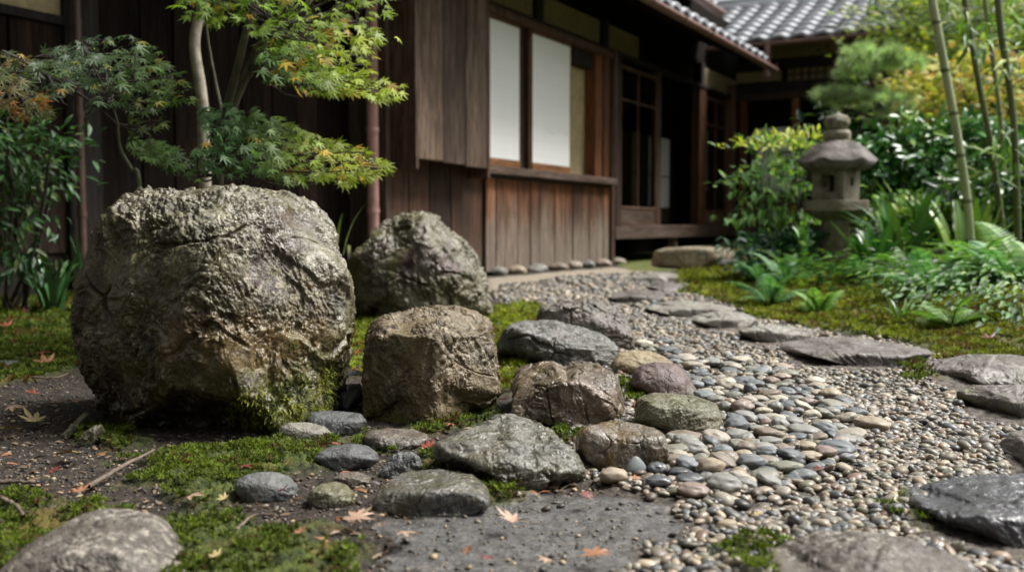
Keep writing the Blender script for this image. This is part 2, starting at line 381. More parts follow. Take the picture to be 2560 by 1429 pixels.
    for k in range(5):
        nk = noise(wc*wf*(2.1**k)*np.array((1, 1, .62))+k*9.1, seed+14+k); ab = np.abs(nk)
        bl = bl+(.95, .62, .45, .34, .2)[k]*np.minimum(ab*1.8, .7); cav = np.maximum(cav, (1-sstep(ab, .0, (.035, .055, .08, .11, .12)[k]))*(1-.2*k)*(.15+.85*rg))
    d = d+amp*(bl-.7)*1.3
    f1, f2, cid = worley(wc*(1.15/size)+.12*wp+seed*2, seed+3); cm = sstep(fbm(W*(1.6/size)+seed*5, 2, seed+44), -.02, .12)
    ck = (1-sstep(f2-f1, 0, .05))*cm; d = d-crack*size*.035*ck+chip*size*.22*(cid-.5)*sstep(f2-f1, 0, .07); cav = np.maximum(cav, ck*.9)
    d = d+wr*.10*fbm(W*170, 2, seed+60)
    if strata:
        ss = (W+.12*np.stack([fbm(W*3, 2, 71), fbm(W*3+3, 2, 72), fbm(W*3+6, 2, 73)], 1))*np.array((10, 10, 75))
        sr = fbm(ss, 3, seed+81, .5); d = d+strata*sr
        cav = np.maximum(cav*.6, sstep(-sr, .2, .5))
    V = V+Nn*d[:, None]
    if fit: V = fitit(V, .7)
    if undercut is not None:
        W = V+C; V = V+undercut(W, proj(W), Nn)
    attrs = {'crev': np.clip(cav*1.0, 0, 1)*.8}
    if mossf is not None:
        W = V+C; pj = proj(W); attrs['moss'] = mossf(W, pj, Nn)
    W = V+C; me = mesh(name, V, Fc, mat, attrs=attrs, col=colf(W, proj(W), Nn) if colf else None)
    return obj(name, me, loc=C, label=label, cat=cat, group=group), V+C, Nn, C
# --- materials for the stones
M_big = rock_mat('boulder_stone', (.085, .072, .032), (.15, .135, .085), (.12, .095, .085), lich=(.42, .39, .29), lich_amt=.8, moss=1., dark=(.02, .017, .009), dark_amt=.7, rough=.42, sc_=.9, use_col=True)
M_rear = rock_mat('green_purple_stone', (.13, .12, .065), (.235, .22, .165), (.115, .078, .072), lich=(.42, .41, .34), lich_amt=.6, dark=(.03, .022, .018), dark_amt=.4, rough=.5, sc_=.8)
M_brown = rock_mat('brown_block_stone', (.235, .19, .13), (.14, .108, .062), (.31, .25, .175), lich=(.50, .45, .36), lich_amt=0.75, moss=.7, dark=(.035, .025, .015), dark_amt=0.70, rough=.52, sc_=1.3)
M_slate = rock_mat('layered_slate', (.14, .14, .125), (.24, .238, .22), (.10, .085, .07), lich=(.36, .36, .33), lich_amt=0.75, dark=(.022, .023, .02), dark_amt=0.75, rough=.42, sc_=1.4)
M_gbrown = rock_mat('grey_brown_stone', (.165, .14, .115), (.115, .10, .085), (.19, .165, .15), lich=(.36, .34, .30), lich_amt=0.70, dark=(.028, .022, .018), dark_amt=0.70, rough=.45, sc_=1.4)
M_pink = rock_mat('pink_brown_stone', (.19, .15, .105), (.12, .095, .065), (.31, .25, .20), lich=(.38, .34, .30), lich_amt=0.65, dark=(.03, .02, .014), dark_amt=0.65, rough=.34, sc_=1.4, wet=.3)
M_purple = rock_mat('purple_stone', (.15, .11, .105), (.20, .155, .14), (.21, .18, .14), lich=(.36, .30, .27), lich_amt=.3, dark=(.06, .04, .035), dark_amt=.3, rough=.55, sc_=1.4, veins=.12)
M_olive = rock_mat('olive_stone', (.135, .13, .075), (.20, .195, .14), (.16, .14, .09), lich=(.36, .36, .28), lich_amt=0.75, dark=(.04, .036, .02), dark_amt=0.60, rough=.5, sc_=1.7)
M_wetb = rock_mat('wet_brown_stone', (.18, .135, .075), (.30, .265, .225), (.10, .07, .04), lich=(.34, .31, .28), lich_amt=0.55, dark=(.04, .03, .02), dark_amt=0.60, rough=.34, sc_=1.6, wet=.6, veins=.15)
M_wide = rock_mat('grey_olive_stone', (.145, .135, .10), (.26, .25, .225), (.15, .14, .12), lich=(.38, .38, .34), lich_amt=0.75, dark=(.025, .024, .016), dark_amt=0.70, rough=.34, sc_=1.7, wet=.4)
M_dark = rock_mat('dark_banded_stone', (.12, .112, .08), (.21, .20, .18), (.055, .055, .06), lich=(.30, .29, .22), lich_amt=0.65, dark=(.02, .02, .02), dark_amt=0.80, rough=.34, sc_=1.6, wet=.4)
M_tan = rock_mat('tan_stone', (.42, .35, .25), (.34, .28, .19), (.38, .34, .25), lich=(.42, .40, .34), lich_amt=.4, dark=(.10, .08, .05), dark_amt=.3, rough=.6, sc_=1.5, veins=.1)
M_step = rock_mat('stepping_slab', (.16, .138, .128), (.235, .22, .20), (.13, .112, .10), lich=(.36, .34, .31), lich_amt=.6, moss=1., dark=(.035, .03, .027), dark_amt=.45, rough=.5, sc_=1.1)
M_stepg = rock_mat('pale_stepping_slab', (.31, .295, .26), (.40, .385, .35), (.25, .23, .195), lich=(.42, .41, .37), lich_amt=.5, moss=1., dark=(.05, .045, .035), dark_amt=.4, rough=.55, sc_=1.2)
M_stepw = rock_mat('wet_slab', (.085, .085, .09), (.13, .13, .14), (.11, .10, .08), lich=(.28, .28, .28), lich_amt=.4, moss=1., dark=(.02, .02, .022), dark_amt=.5, rough=.3, sc_=1.1, wet=.7)
M_spec = rock_mat('speckled_slab', (.12, .105, .09), (.17, .15, .13), (.10, .09, .07), lich=(.52, .48, .42), lich_amt=.9, moss=1., dark=(.035, .03, .025), dark_amt=.4, rough=.55, sc_=1.7)
M_rgrey = rock_mat('river_grey', (.17, .175, .17), (.22, .22, .21), (.15, .16, .17), lich=(.34, .34, .31), lich_amt=.3, dark=(.05, .05, .05), dark_amt=.3, rough=.45, sc_=2.5, veins=.15)
M_rwhite = rock_mat('river_pale', (.33, .32, .28), (.26, .25, .21), (.38, .37, .33), lich=(.5, .48, .43), lich_amt=.3, dark=(.08, .07, .06), dark_amt=.3, rough=.5, sc_=2.5, veins=.35)
M_rblue = rock_mat('river_bluegrey', (.125, .128, .125), (.17, .173, .168), (.14, .145, .14), lich=(.3, .3, .29), lich_amt=.25, dark=(.04, .04, .045), dark_amt=.3, rough=.42, sc_=2.5, veins=.12)
def Z6(L): return [(850+x*.42, 700+y*.42) for x, y in L]
def Z7(L): return [(1500+x*.4262, 820+y*.4262) for x, y in L]
def Z8(L): return [(x*.3906, 930+y*.3906) for x, y in L]
def mbig(W, pj, Nn):
    x, y = pj[:, 0], pj[:, 1]
    a = sstep(x, 500, 640)*sstep(-x, -880, -820)*sstep(y+.25*(x-640), 890, 1010)
    b = np.exp(-(((x-728)/16)**2+((y-850)/26)**2))*1.3
    c = .45*sstep(x, 220, 300)*sstep(-x, -620, -450)*sstep(y, 480, 700)*sstep(-y, -1030, -900)*sstep(noise(W*9, 5), -.1, .35)
    return np.clip(np.maximum(a, b)*(.75+.6*noise(W*22, 4))+c, 0, 1)
def blob(x, y, cx, cy, rx, ry, n_, e=.5): return sstep(-(((x-cx)/rx)**2+((y-cy)/ry)**2)**.5+n_*e, -1.15, -.75)
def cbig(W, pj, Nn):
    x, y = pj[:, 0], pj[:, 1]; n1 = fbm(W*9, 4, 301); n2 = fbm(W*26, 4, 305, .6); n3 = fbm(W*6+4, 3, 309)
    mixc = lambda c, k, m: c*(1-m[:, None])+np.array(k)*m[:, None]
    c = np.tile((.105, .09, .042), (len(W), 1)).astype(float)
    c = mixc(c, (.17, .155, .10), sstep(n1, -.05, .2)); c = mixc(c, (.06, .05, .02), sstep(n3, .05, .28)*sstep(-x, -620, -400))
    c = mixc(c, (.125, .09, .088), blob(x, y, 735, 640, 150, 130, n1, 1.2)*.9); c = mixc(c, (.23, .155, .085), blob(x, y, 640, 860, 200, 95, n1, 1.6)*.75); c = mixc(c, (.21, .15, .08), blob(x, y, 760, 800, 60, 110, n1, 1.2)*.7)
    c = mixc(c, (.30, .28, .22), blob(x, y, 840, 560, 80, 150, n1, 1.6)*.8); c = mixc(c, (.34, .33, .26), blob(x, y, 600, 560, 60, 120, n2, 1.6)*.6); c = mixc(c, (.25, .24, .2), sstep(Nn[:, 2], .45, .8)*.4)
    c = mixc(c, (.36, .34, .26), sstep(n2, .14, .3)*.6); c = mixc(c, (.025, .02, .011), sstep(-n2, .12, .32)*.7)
    st = np.maximum(blob(x, y, 510, 1075, 150, 95, n1, 1.2), blob(x, y, 235, 1010, 75, 130, n1, 1.2)); return mixc(c, (.014, .011, .007), st*.92)  # near-black blobs at foot and lower left: undercut shade painted into the colour
def ubig(W, pj, Nn):
    x, y = pj[:, 0], pj[:, 1]; n1 = fbm(W*9, 3, 301); st = sstep(-(((x-505)/190)**2+((y-1110)/120)**2)**.5+n1*.5, -1.1, -.35)*sstep(-Nn[:, 1], -.2, .3); d = np.zeros_like(W); d[:, 1] = .07*st; return d
def mlow(z0, z1, amt=1.):
    def f(W, pj, Nn): return np.clip(amt*sstep(-W[:, 2], -z1, -z0)+.5*amt*noise(W*14, 8), 0, 1)
    return f
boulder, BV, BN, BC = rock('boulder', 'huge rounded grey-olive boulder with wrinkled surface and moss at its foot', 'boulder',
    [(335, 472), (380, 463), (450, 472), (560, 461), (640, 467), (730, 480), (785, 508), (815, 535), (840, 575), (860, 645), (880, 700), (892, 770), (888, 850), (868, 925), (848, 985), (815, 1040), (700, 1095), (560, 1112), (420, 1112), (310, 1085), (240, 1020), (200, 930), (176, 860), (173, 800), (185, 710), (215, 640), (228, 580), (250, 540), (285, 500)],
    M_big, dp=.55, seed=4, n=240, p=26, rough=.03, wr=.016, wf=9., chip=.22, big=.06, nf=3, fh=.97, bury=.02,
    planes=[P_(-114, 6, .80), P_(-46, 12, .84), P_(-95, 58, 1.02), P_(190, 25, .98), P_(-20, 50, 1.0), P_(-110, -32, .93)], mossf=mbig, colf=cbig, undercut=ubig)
rock('rear_boulder', 'green and purple wrinkled boulder rising behind the brown block stone', 'boulder',
    [(868, 655), (880, 628), (912, 605), (925, 578), (965, 550), (1010, 533), (1060, 527), (1092, 540), (1110, 562), (1135, 582), (1165, 600), (1195, 640), (1215, 685), (1228, 740), (1236, 790), (1200, 815), (1050, 815), (900, 790), (872, 730)],
    M_rear, dp=.6, seed=9, n=160, p=24, rough=.04, wr=.022, wf=9., chip=.2, big=.07, planes=[P_(-40, 30, .9), P_(-120, 45, .95), P_(0, 50, .95)])
rock('block_stone', 'tall brown squared stone with pale flat top beside the huge boulder', 'stone',
    [(914, 832), (935, 800), (975, 782), (1040, 766), (1130, 760), (1195, 778), (1228, 805), (1238, 850), (1250, 930), (1252, 985), (1225, 1010), (1110, 1050), (1080, 1068), (1040, 1068), (960, 1062), (906, 1045), (905, 950), (910, 880)],
    M_brown, zt=.243, dp=.38, seed=12, n=170, p=55, rough=.015, wr=.008, wf=13., chip=.24, big=.022, nf=4, fh=.98, planes=[P_(-115, 2, .86), P_(-52, 4, .9), P_(-90, 74, .93)], mossf=mlow(.0, .06, .8))
rock('layered_stone', 'flat-topped dark grey layered stone behind the brown block stone', 'stone',
    Z6([(935, 380), (955, 330), (975, 290), (1010, 262), (1060, 242), (1180, 238), (1290, 240), (1350, 262), (1450, 278), (1540, 310), (1600, 340), (1640, 370), (1662, 400), (1655, 450), (1640, 525), (1560, 530), (1350, 515), (1100, 490), (1000, 460), (945, 430)]),
    M_slate, zt=.14, dp=.42, seed=21, n=150, p=34, rough=.04, wr=0.0050, wf=12., crack=1.3, chip=0.204, strata=.006, big=.05, planes=[P_(-60, 40, 1.05), P_(-30, 10, .95)])
rock('grey_brown_stone', 'lumpy grey-brown stone farthest back in the cluster, next to the gravel', 'stone',
    Z6([(1165, 240), (1175, 190), (1195, 150), (1300, 132), (1360, 120), (1450, 105), (1540, 120), (1620, 150), (1690, 200), (1730, 270), (1750, 340), (1758, 415), (1700, 430), (1600, 430), (1400, 380), (1200, 300)]),
    M_gbrown, zt=.19, dp=.34, seed=25, n=120, p=14, rough=.05, wr=0.0074, wf=10., crack=1.3, chip=0.238, strata=.004, big=.09, planes=[P_(-45, 35, .95)])
rock('pinkish_stone', 'brown stone with split pinkish top, right of the brown block', 'stone',
    Z6([(1018, 620), (1035, 570), (1062, 525), (1110, 505), (1180, 483), (1265, 476), (1300, 492), (1330, 515), (1365, 498), (1420, 485), (1530, 498), (1575, 520), (1620, 540), (1650, 575), (1680, 660), (1700, 740), (1710, 800), (1695, 862), (1600, 880), (1450, 878), (1250, 862), (1060, 835), (1015, 800), (1022, 700)]),
    M_pink, zt=.155, dp=.30, seed=33, n=150, p=40, rough=.045, wr=0.0050, wf=12., crack=1.3, chip=0.204, big=.05, planes=[P_(-50, 30, 1.0), P_(-110, 38, 1.08)])
rock('purple_stone', 'smooth purple dome-shaped stone beside the pebble heap', 'stone',
    Z7([(180, 300), (200, 250), (232, 218), (320, 196), (440, 205), (500, 245), (535, 300), (572, 365), (580, 410), (500, 420), (350, 400), (200, 360), (175, 330)]),
    M_purple, dp=.17, seed=36, n=90, p=5, nf=4, fh=1.02, rough=.03, wr=.002, wf=14., chip=.04, big=.05, planes=[P_(-60, 40, .95)])
rock('olive_stone', 'rounded olive-green flat-topped stone with pale swirls, beside the pebble heap', 'stone',
    Z7([(196, 520), (205, 450), (222, 405), (300, 380), (430, 382), (560, 400), (640, 420), (690, 450), (716, 520), (712, 590), (680, 635), (610, 655), (500, 645), (350, 600), (250, 565), (200, 550)]),
    M_olive, zt=.10, dp=.20, seed=41, n=120, p=8, nf=5, fh=1.02, rough=.03, wr=0.0031, wf=13., crack=1.3, chip=0.102, strata=.003, big=.04)
rock('wet_brown_stone', 'wet brown loaf-shaped stone behind the upright blue-grey pebble', 'stone',
    Z6([(1400, 940), (1415, 895), (1445, 868), (1560, 845), (1680, 841), (1790, 855), (1880, 880), (1935, 915), (1955, 975), (1962, 1045), (1920, 1090), (1800, 1125), (1680, 1140), (1520, 1150), (1440, 1080), (1400, 1010)]),
    M_wetb, zt=.10, dp=.17, seed=44, n=120, p=7, nf=5, fh=1.02, rough=.03, wr=0.0031, wf=14., crack=1.3, chip=0.085, big=.04, planes=[P_(-90, 45, 1.15)])
rock('wide_stone', 'wide low grey stone with a stepped wet top in the middle foreground', 'stone',
    Z6([(556, 985), (590, 945), (650, 915), (760, 880), (860, 850), (930, 820), (1010, 800), (1090, 820), (1170, 850), (1250, 890), (1300, 930), (1350, 975), (1400, 1015), (1440, 1070), (1468, 1140), (1460, 1180), (1400, 1205), (1300, 1235), (1200, 1258), (1090, 1270), (1030, 1240), (960, 1200), (870, 1175), (760, 1145), (640, 1110), (565, 1050)]),
    M_wide, zt=.09, dp=.36, seed=52, n=170, p=34, rough=.04, wr=0.0043, wf=13., crack=1.3, chip=0.260, strata=.004, big=.07, planes=[P_(-60, 45, .92), P_(-110, 55, .95)])
rock('flat_dark_stone', 'flat dark banded stone with a wet hollow top, nearest of the cluster', 'stone',
    Z6([(193, 1330), (205, 1290), (240, 1230), (290, 1185), (370, 1148), (550, 1136), (720, 1140), (810, 1152), (870, 1200), (895, 1265), (905, 1330), (893, 1378), (800, 1402), (650, 1405), (500, 1412), (300, 1415), (215, 1400)]),
    M_dark, zt=.062, dp=.185, seed=57, n=130, p=22, rough=.035, wr=0.0025, wf=13., crack=1.3, chip=0.153, big=.04, planes=[P_(-90, 50, 1.12)])
rock('low_brown_stone', 'low flat brown stone sunk in moss before the brown block', 'stone',
    Z6([(130, 940), (150, 905), (200, 888), (300, 880), (430, 885), (510, 910), (542, 945), (520, 985), (440, 1010), (300, 1030), (170, 1000)]), M_gbrown, zt=.035, dp=.16, seed=61, n=80, p=5, rough=.03, wr=0.0019, crack=1.3, chip=0.085, mossf=mlow(-.02, .03), bury=.03)
rock('angular_stone', 'small pale angular stone behind the flat dark stone', 'stone',
    Z6([(235, 1140), (270, 1090), (310, 1045), (350, 1022), (430, 1020), (475, 1050), (492, 1110), (470, 1160), (350, 1180), (245, 1175)]), M_rgrey, zt=.05, dp=.07, seed=65, n=80, p=10, rough=.06, wr=.004, chip=.2, big=.12)
rock('beige_stone', 'flat beige stone half hidden behind the purple dome stone', 'stone',
    Z7([(60, 270), (70, 190), (110, 145), (190, 126), (300, 133), (380, 165), (430, 200), (420, 250), (250, 290)]), M_tan, zt=.07, dp=.28, seed=68, n=80, p=6, rough=.03, wr=.003, chip=.06)
# river stones lying by themselves on the left
RIV = [('oval_river_stone', 'pale grey oval river stone at the mossy foot of the huge boulder', Z8([(1785, 395), (1800, 350), (1850, 320), (1980, 322), (2080, 345), (2125, 385), (2132, 430), (2085, 475), (1980, 475), (1850, 445)]), M_rwhite, .055, .09, 3.2),
       ('river_stone', 'dark grey dented river stone behind the pale oval one', Z8([(1955, 300), (1985, 255), (2050, 243), (2200, 250), (2310, 262), (2348, 310), (2330, 360), (2270, 410), (2180, 430), (2050, 400), (1970, 350)]), M_rblue, .065, .09, 4),
       ('flat_river_stone', 'flat blue-grey river stone between the pale oval one and the flat dark stone', Z8([(2003, 555), (2040, 505), (2120, 472), (2250, 455), (2350, 465), (2415, 510), (2432, 565), (2380, 610), (2250, 628), (2080, 605)]), M_rblue, .04, .12, 4),
       ('round_river_stone', 'large smooth grey river stone set in bright moss', Z8([(1498, 735), (1515, 690), (1570, 655), (1650, 637), (1760, 637), (1850, 668), (1905, 725), (1900, 790), (1850, 840), (1720, 868), (1590, 850), (1520, 790)]), M_rgrey, .055, .12, 3),
       ('small_river_stone', 'round olive river stone beside the large smooth grey one', Z8([(1963, 805), (1990, 750), (2060, 712), (2150, 700), (2220, 720), (2270, 775), (2270, 840), (2220, 880), (2080, 893), (1990, 865)]), M_olive, .05, .09, 3.2),
       ('sunken_stone', 'dull brown stone sunk in soil behind the round olive one', Z8([(2130, 680), (2180, 640), (2280, 635), (2370, 665), (2390, 710), (2300, 740), (2160, 730)]), M_gbrown, .03, .08, 4)]
for nm, lb, ol, mt, zt, dp, pp in RIV:
    rock(nm, lb, 'stone', ol, mt, zt=zt, dp=dp, seed=len(lb), n=80, p=pp, nf=3, fh=1.05, rough=.02, wr=.0015, wf=30., chip=.02, big=.05, bury=.03)
rock('wedged_stone', 'grey stone wedged lower between the boulder and the brown block', 'stone', Z6([(-25, 640), (10, 620), (120, 612), (142, 650), (138, 720), (90, 745), (0, 738), (-30, 700)]), M_rgrey, dp=.1, y0=2.30, seed=5, n=60, p=3.5, chip=.03, wr=.002)
rock('wedged_stone', 'rounded grey stone wedged on top of another beside the brown block', 'stone', Z6([(2, 590), (30, 560), (90, 543), (138, 550), (145, 600), (100, 622), (20, 628)]), M_rgrey, dp=.09, y0=2.31, seed=6, n=60, p=3.2, chip=.03, wr=.002, zb=.085, bury=0)
rock('mossy_stone', 'green-filmed slanted stone under the left of the huge boulder', 'stone', Z8([(400, 400), (450, 330), (540, 252), (582, 260), (570, 310), (480, 380), (420, 420)]), M_olive, dp=.1, seed=7, n=60, p=5, chip=.06, wr=.002, mossf=mlow(0, .1), fit=True)
rock('mossy_stone', 'angular olive stone at the lower left corner of the huge boulder', 'stone', Z8([(490, 440), (540, 380), (600, 340), (650, 330), (680, 380), (680, 450), (600, 490), (510, 480)]), M_olive, dp=.08, seed=8, n=60, p=7, chip=.1, wr=.003, mossf=mlow(0, .05))
rock('flat_pebble', 'flat grey stone lying in the moss among red fallen leaves', 'stone', [(-40, 915), (0, 900), (40, 900), (66, 912), (50, 926), (0, 930), (-40, 925)], M_rblue, zt=.045, dp=.12, seed=10, n=50, p=4, chip=.02, wr=.001)
rock('wall_stone', 'rounded brown-grey stone standing before the plank wall by the shrub', 'stone', [(118, 660), (130, 640), (155, 632), (185, 645), (200, 668), (200, 712), (170, 740), (125, 725)], M_gbrown, dp=.2, y0=5.9, seed=14, n=60, p=4.5, chip=.05, wr=.004, zb=0.03)
# stepping stones
GS = 'stepping stones edging the gravel'
STEP = [('speckled flat stepping stone with mossy tip, nearest to the pebbles', [(1860, 1480), (1905, 1400), (1960, 1352), (2060, 1326), (2170, 1328), (2260, 1338), (2370, 1375), (2430, 1410), (2470, 1480), (2450, 1600), (1900, 1600)], M_spec, .042, 12),
        ('wet blue-black stepping stone with shining uneven top', [(2232, 1250), (2250, 1225), (2330, 1200), (2450, 1186), (2560, 1182), (2720, 1190), (2760, 1260), (2700, 1370), (2600, 1375), (2500, 1362), (2380, 1325), (2270, 1300)], M_stepw, .042, 12),
        ('brown stepping stone cut off by the picture edge beside the gravel', [(2505, 1110), (2530, 1078), (2600, 1072), (2700, 1090), (2700, 1200), (2600, 1205), (2530, 1185), (2520, 1150)], M_step, .042, 10),
        ('straight-edged brown stepping stone with mossy side', [(2388, 975), (2440, 960), (2560, 960), (2680, 970), (2700, 1040), (2560, 1045), (2450, 1035), (2400, 1010)], M_step, .042, 13),
        ('grey-brown stepping stone with rippled top, right of the long slab', [(2282, 915), (2320, 900), (2420, 885), (2520, 884), (2600, 890), (2640, 935), (2560, 962), (2430, 968), (2340, 950)], M_step, .042, 9),
        ('long grey-purple stepping slab at the foot of the moss bank', [(1930, 872), (1960, 850), (2020, 840), (2130, 842), (2240, 855), (2330, 872), (2345, 885), (2290, 905), (2150, 915), (2040, 905), (1950, 892)], M_step, .042, 11),
        ('small pale oval stepping stone left of the long slab', [(1832, 838), (1855, 820), (1900, 812), (1970, 813), (2035, 824), (2030, 842), (1960, 852), (1880, 855)], M_stepg, .042, 8),
        ('pale two-humped stepping stone before the yellow moss', [(1712, 800), (1740, 785), (1795, 777), (1860, 780), (1895, 795), (1885, 812), (1800, 820), (1740, 815)], M_stepg, .042, 8),
        ('long grey stepping stone in the middle of the stone row', [(1585, 770), (1640, 755), (1700, 750), (1780, 755), (1850, 770), (1830, 785), (1740, 792), (1650, 785)], M_stepg, .042, 10),
        ('dark brown stepping stone just behind the lumpy stone', [(1500, 748), (1530, 730), (1590, 722), (1650, 726), (1670, 740), (1620, 752), (1540, 756)], M_step, .042, 10),
        ('thin brown stepping stone toward the veranda', [(1600, 712), (1660, 702), (1720, 706), (1720, 722), (1670, 732), (1620, 728)], M_step, .042, 10),
        ('flat grey stepping stone lying before the stone step', [(1560, 690), (1640, 680), (1720, 684), (1730, 694), (1660, 702), (1570, 700)], M_stepg, .042, 10),
        ('small brown stepping stone at the edge of the ferns', [(1740, 708), (1760, 700), (1795, 702), (1800, 714), (1760, 718)], M_step, .042, 8),
        ('flat pinkish stepping stone half under the ferns', [(1800, 700), (1840, 690), (1900, 692), (1900, 702), (1830, 708)], M_step, .042, 8)]
for k, (lb, ol, mt, zt, pp) in enumerate(STEP):
    rock('stepping_stone', lb, 'stepping stone', ol, mt, zt=zt, seed=100+k*3, n=110 if k < 7 else 70, p=pp*2.4, nf=3, fh=1.02, crack=.5, rough=.010, wr=.006, wf=9., chip=.035, strata=.003, big=.03, group=GS, bury=.07,
         mossf=(lambda W, pj, Nn, k=k: np.clip(sstep(-pj[:, 0], -(1975 if k == 0 else 2300 if k == 1 else 2460 if k == 3 else 0), -(1900 if k == 0 else 2240 if k == 1 else 2400 if k == 3 else -100))*1.2+.25*sstep(noise(W*5, 3), .1, .4), 0, 1)))
rock('foreground_stone', 'big blurred round-topped stone at the lower left edge, flecked with lichen', 'stone',
    [(-60, 1500), (0, 1425), (60, 1375), (120, 1345), (180, 1320), (240, 1306), (310, 1302), (375, 1308), (420, 1335), (450, 1375), (485, 1410), (520, 1470), (500, 1650), (0, 1650)], M_spec, dp=.22, y0=1.12, zt=.10, seed=77, n=120, p=5, rough=.03, wr=.004, wf=20., chip=.06, big=.05)
rock('step_block', 'large beige squared stone block as a step to the veranda', 'stone step',
    [(1628, 650), (1635, 628), (1660, 618), (1740, 615), (1825, 617), (1836, 630), (1834, 650), (1770, 668), (1740, 676), (1700, 672), (1628, 668)], M_tan, y0=8.9, dp=.55, zt=.215, seed=81, n=80, p=12, rough=.02, wr=.004, chip=.05, planes=[P_(-60, 0, 1.0)], big=.03)
rock('low_step_stone', 'low brownish stone to the right of the stone step block', 'stone', [(1785, 662), (1800, 648), (1850, 642), (1880, 650), (1885, 665), (1830, 675)], M_step, y0=8.7, dp=.3, seed=83, n=50, p=7, chip=.06)
# ================================================================== gravel (uncountable) and river pebbles (things)
_i = bmesh.new(); bmesh.ops.create_icosphere(_i, subdivisions=2, radius=1); ICO2 = (np.array([v.co[:] for v in _i.verts]), np.array([[v.index for v in f.verts] for f in _i.faces])); _i.free()
_i = bmesh.new(); bmesh.ops.create_icosphere(_i, subdivisions=1, radius=1); ICO1 = (np.array([v.co[:] for v in _i.verts]), np.array([[v.index for v in f.verts] for f in _i.faces])); _i.free()
GPAL = np.array([(.25, .21, .155), (.19, .155, .115), (.14, .13, .11), (.10, .098, .09), (.075, .077, .08), (.31, .25, .17), (.22, .165, .11), (.16, .10, .068), (.28, .255, .21), (.13, .12, .08), (.045, .045, .046), (.22, .195, .155), (.11, .088, .065), (.40, .35, .27)])
GW = np.array([9, 11, 13, 12, 9, 5, 8, 4, 6, 9, 6, 9, 8, 2.]); GW /= GW.sum()
def stone_mat(name, rough=.5, wet=0., sc_=1.):
    m, t, B = newmat(name); q = N(t); v = q.tex()
    c = q.n('ShaderNodeAttribute', attribute_name='Col').outputs['Color']
    n1 = q.noise(v, 90*sc_, 4, .6); n2 = q.noise(v, 400*sc_, 3, .7)
    c = q.mix(q.ramp(n1, .4, .65, 0, .5), c, q.mix(1., c, (.55, .52, .48), 'MULTIPLY')); c = q.mix(q.ramp(n2, .55, .7, 0, .35), c, (.4, .38, .34))
    t.links.new(c, B.inputs['Base Color']); t.links.new(q.ramp(n1, .3, .7, rough-.12, rough+.15), B.inputs['Roughness'])
    t.links.new(q.bump(n2, .25, .0008, q.bump(n1, .3, .002)), B.inputs['Normal']); return m
M_grav = stone_mat('gravel_stone', .45)
def gravel(name, x, y, size, tpl, flat=.55, lift=0., seed=0, label=None, pal=GPAL, pw=GW, cat='gravel'):
    g = np.random.default_rng(seed); n = len(x)
    T, TF = tpl; P = []; Fo = []; Cs = []; off = 0
    for k in range(6):
        sel = np.arange(n) % 6 == k; c = sel.sum()
        if not c: continue
        Tk = T*(1+.30*noise(T*1.3+k*11, k)[:, None]+.12*noise(T*2.6+k*5, k+3)[:, None])
        R = rot_zyx(g.normal(0, .28, c), g.normal(0, .28, c), g.uniform(0, 6.283, c))
        sz = size[sel]; S = np.stack([sz*.5*g.uniform(.85, 1.35, c), sz*.5*g.uniform(.65, 1., c), sz*.5*flat*g.uniform(.7, 1.25, c)], 1)
        z = gh(x[sel], y[sel])+S[:, 2]*g.uniform(.1, .9, c)+lift*g.uniform(0, 1, c)
        V, Fc = inst(Tk, TF, np.stack([x[sel], y[sel], z], 1), R, S)
        col = pal[g.choice(len(pal), c, p=pw)]*g.uniform(.75, 1.2, (c, 1))
        P.append(V); Fo.append(Fc+off); off += len(V); Cs.append(np.repeat(col, len(T), 0))
    return obj(name, mesh(name, np.vstack(P), np.vstack(Fo), M_grav, col=np.vstack(Cs)), label=label, cat=cat, kind='stuff')
def jit(polyw, sp_fn, bounds, seed, keep=1., mg=60):
    """jittered grid in (y log, x) with spacing depending on distance"""
    g = np.random.default_rng(seed); X, Y = [], []; y = bounds[2]
    while y < bounds[3]:
        sp = sp_fn(y); xs_ = np.arange(bounds[0], bounds[1], sp)+g.uniform(0, sp); X.append(xs_+g.uniform(-.4, .4, len(xs_))*sp); Y.append(y+g.uniform(-.4, .4, len(xs_))*sp); y += sp*.92
    X = np.concatenate(X); Y = np.concatenate(Y)
    pj = proj(np.stack([X, Y, np.zeros(len(X))], 1)); vis = (pj[:, 0] > -mg) & (pj[:, 0] < 2560+mg) & (pj[:, 1] < 1500)
    m = vis & (g.uniform(0, 1, len(X)) < keep); X, Y = X[m], Y[m]
    mk = polymask(X, Y, polyw, .03); m = mk > g.uniform(.1, .7, len(X)); return X[m], Y[m]
gspx = lambda y: .0145 if y < 2.4 else .0145*(y/2.4)**.75
gx, gy = jit([GRAVW], gspx, (-.3, 4.2, 1.05, 9.5), 5)
PFIELD = Z7([(200, 60), (330, 75), (600, 150), (840, 170), (1130, 225), (1190, 280), (1340, 340), (1440, 450), (1570, 500), (1560, 560), (1450, 600), (1560, 680), (1540, 770), (1280, 830), (1260, 880), (1080, 930), (900, 960), (760, 1000), (640, 900), (420, 760), (400, 640), (600, 660), (720, 600), (720, 480), (600, 410), (580, 360), (520, 260), (400, 190), (220, 120)])
_pj = proj(np.stack([gx, gy, np.full(len(gx), .03)], 1)); _k = ~(pin(_pj[:, 0], _pj[:, 1], PFIELD) & (RG.uniform(0, 1, len(gx)) < .8))
for _s in STEP: _a = np.array(_s[1], float); _c = _a.mean(0); _k &= ~pin(_pj[:, 0], _pj[:, 1], _c+(_a-_c)*.88)
gx, gy = gx[_k], gy[_k]
gs_ = np.array([gspx(v) for v in gy])*1.2*RG.choice([.75, 1., 1.2, 1.5, 1.9], len(gx), p=[.25, .35, .25, .12, .03])
nearm = gy < 2.6
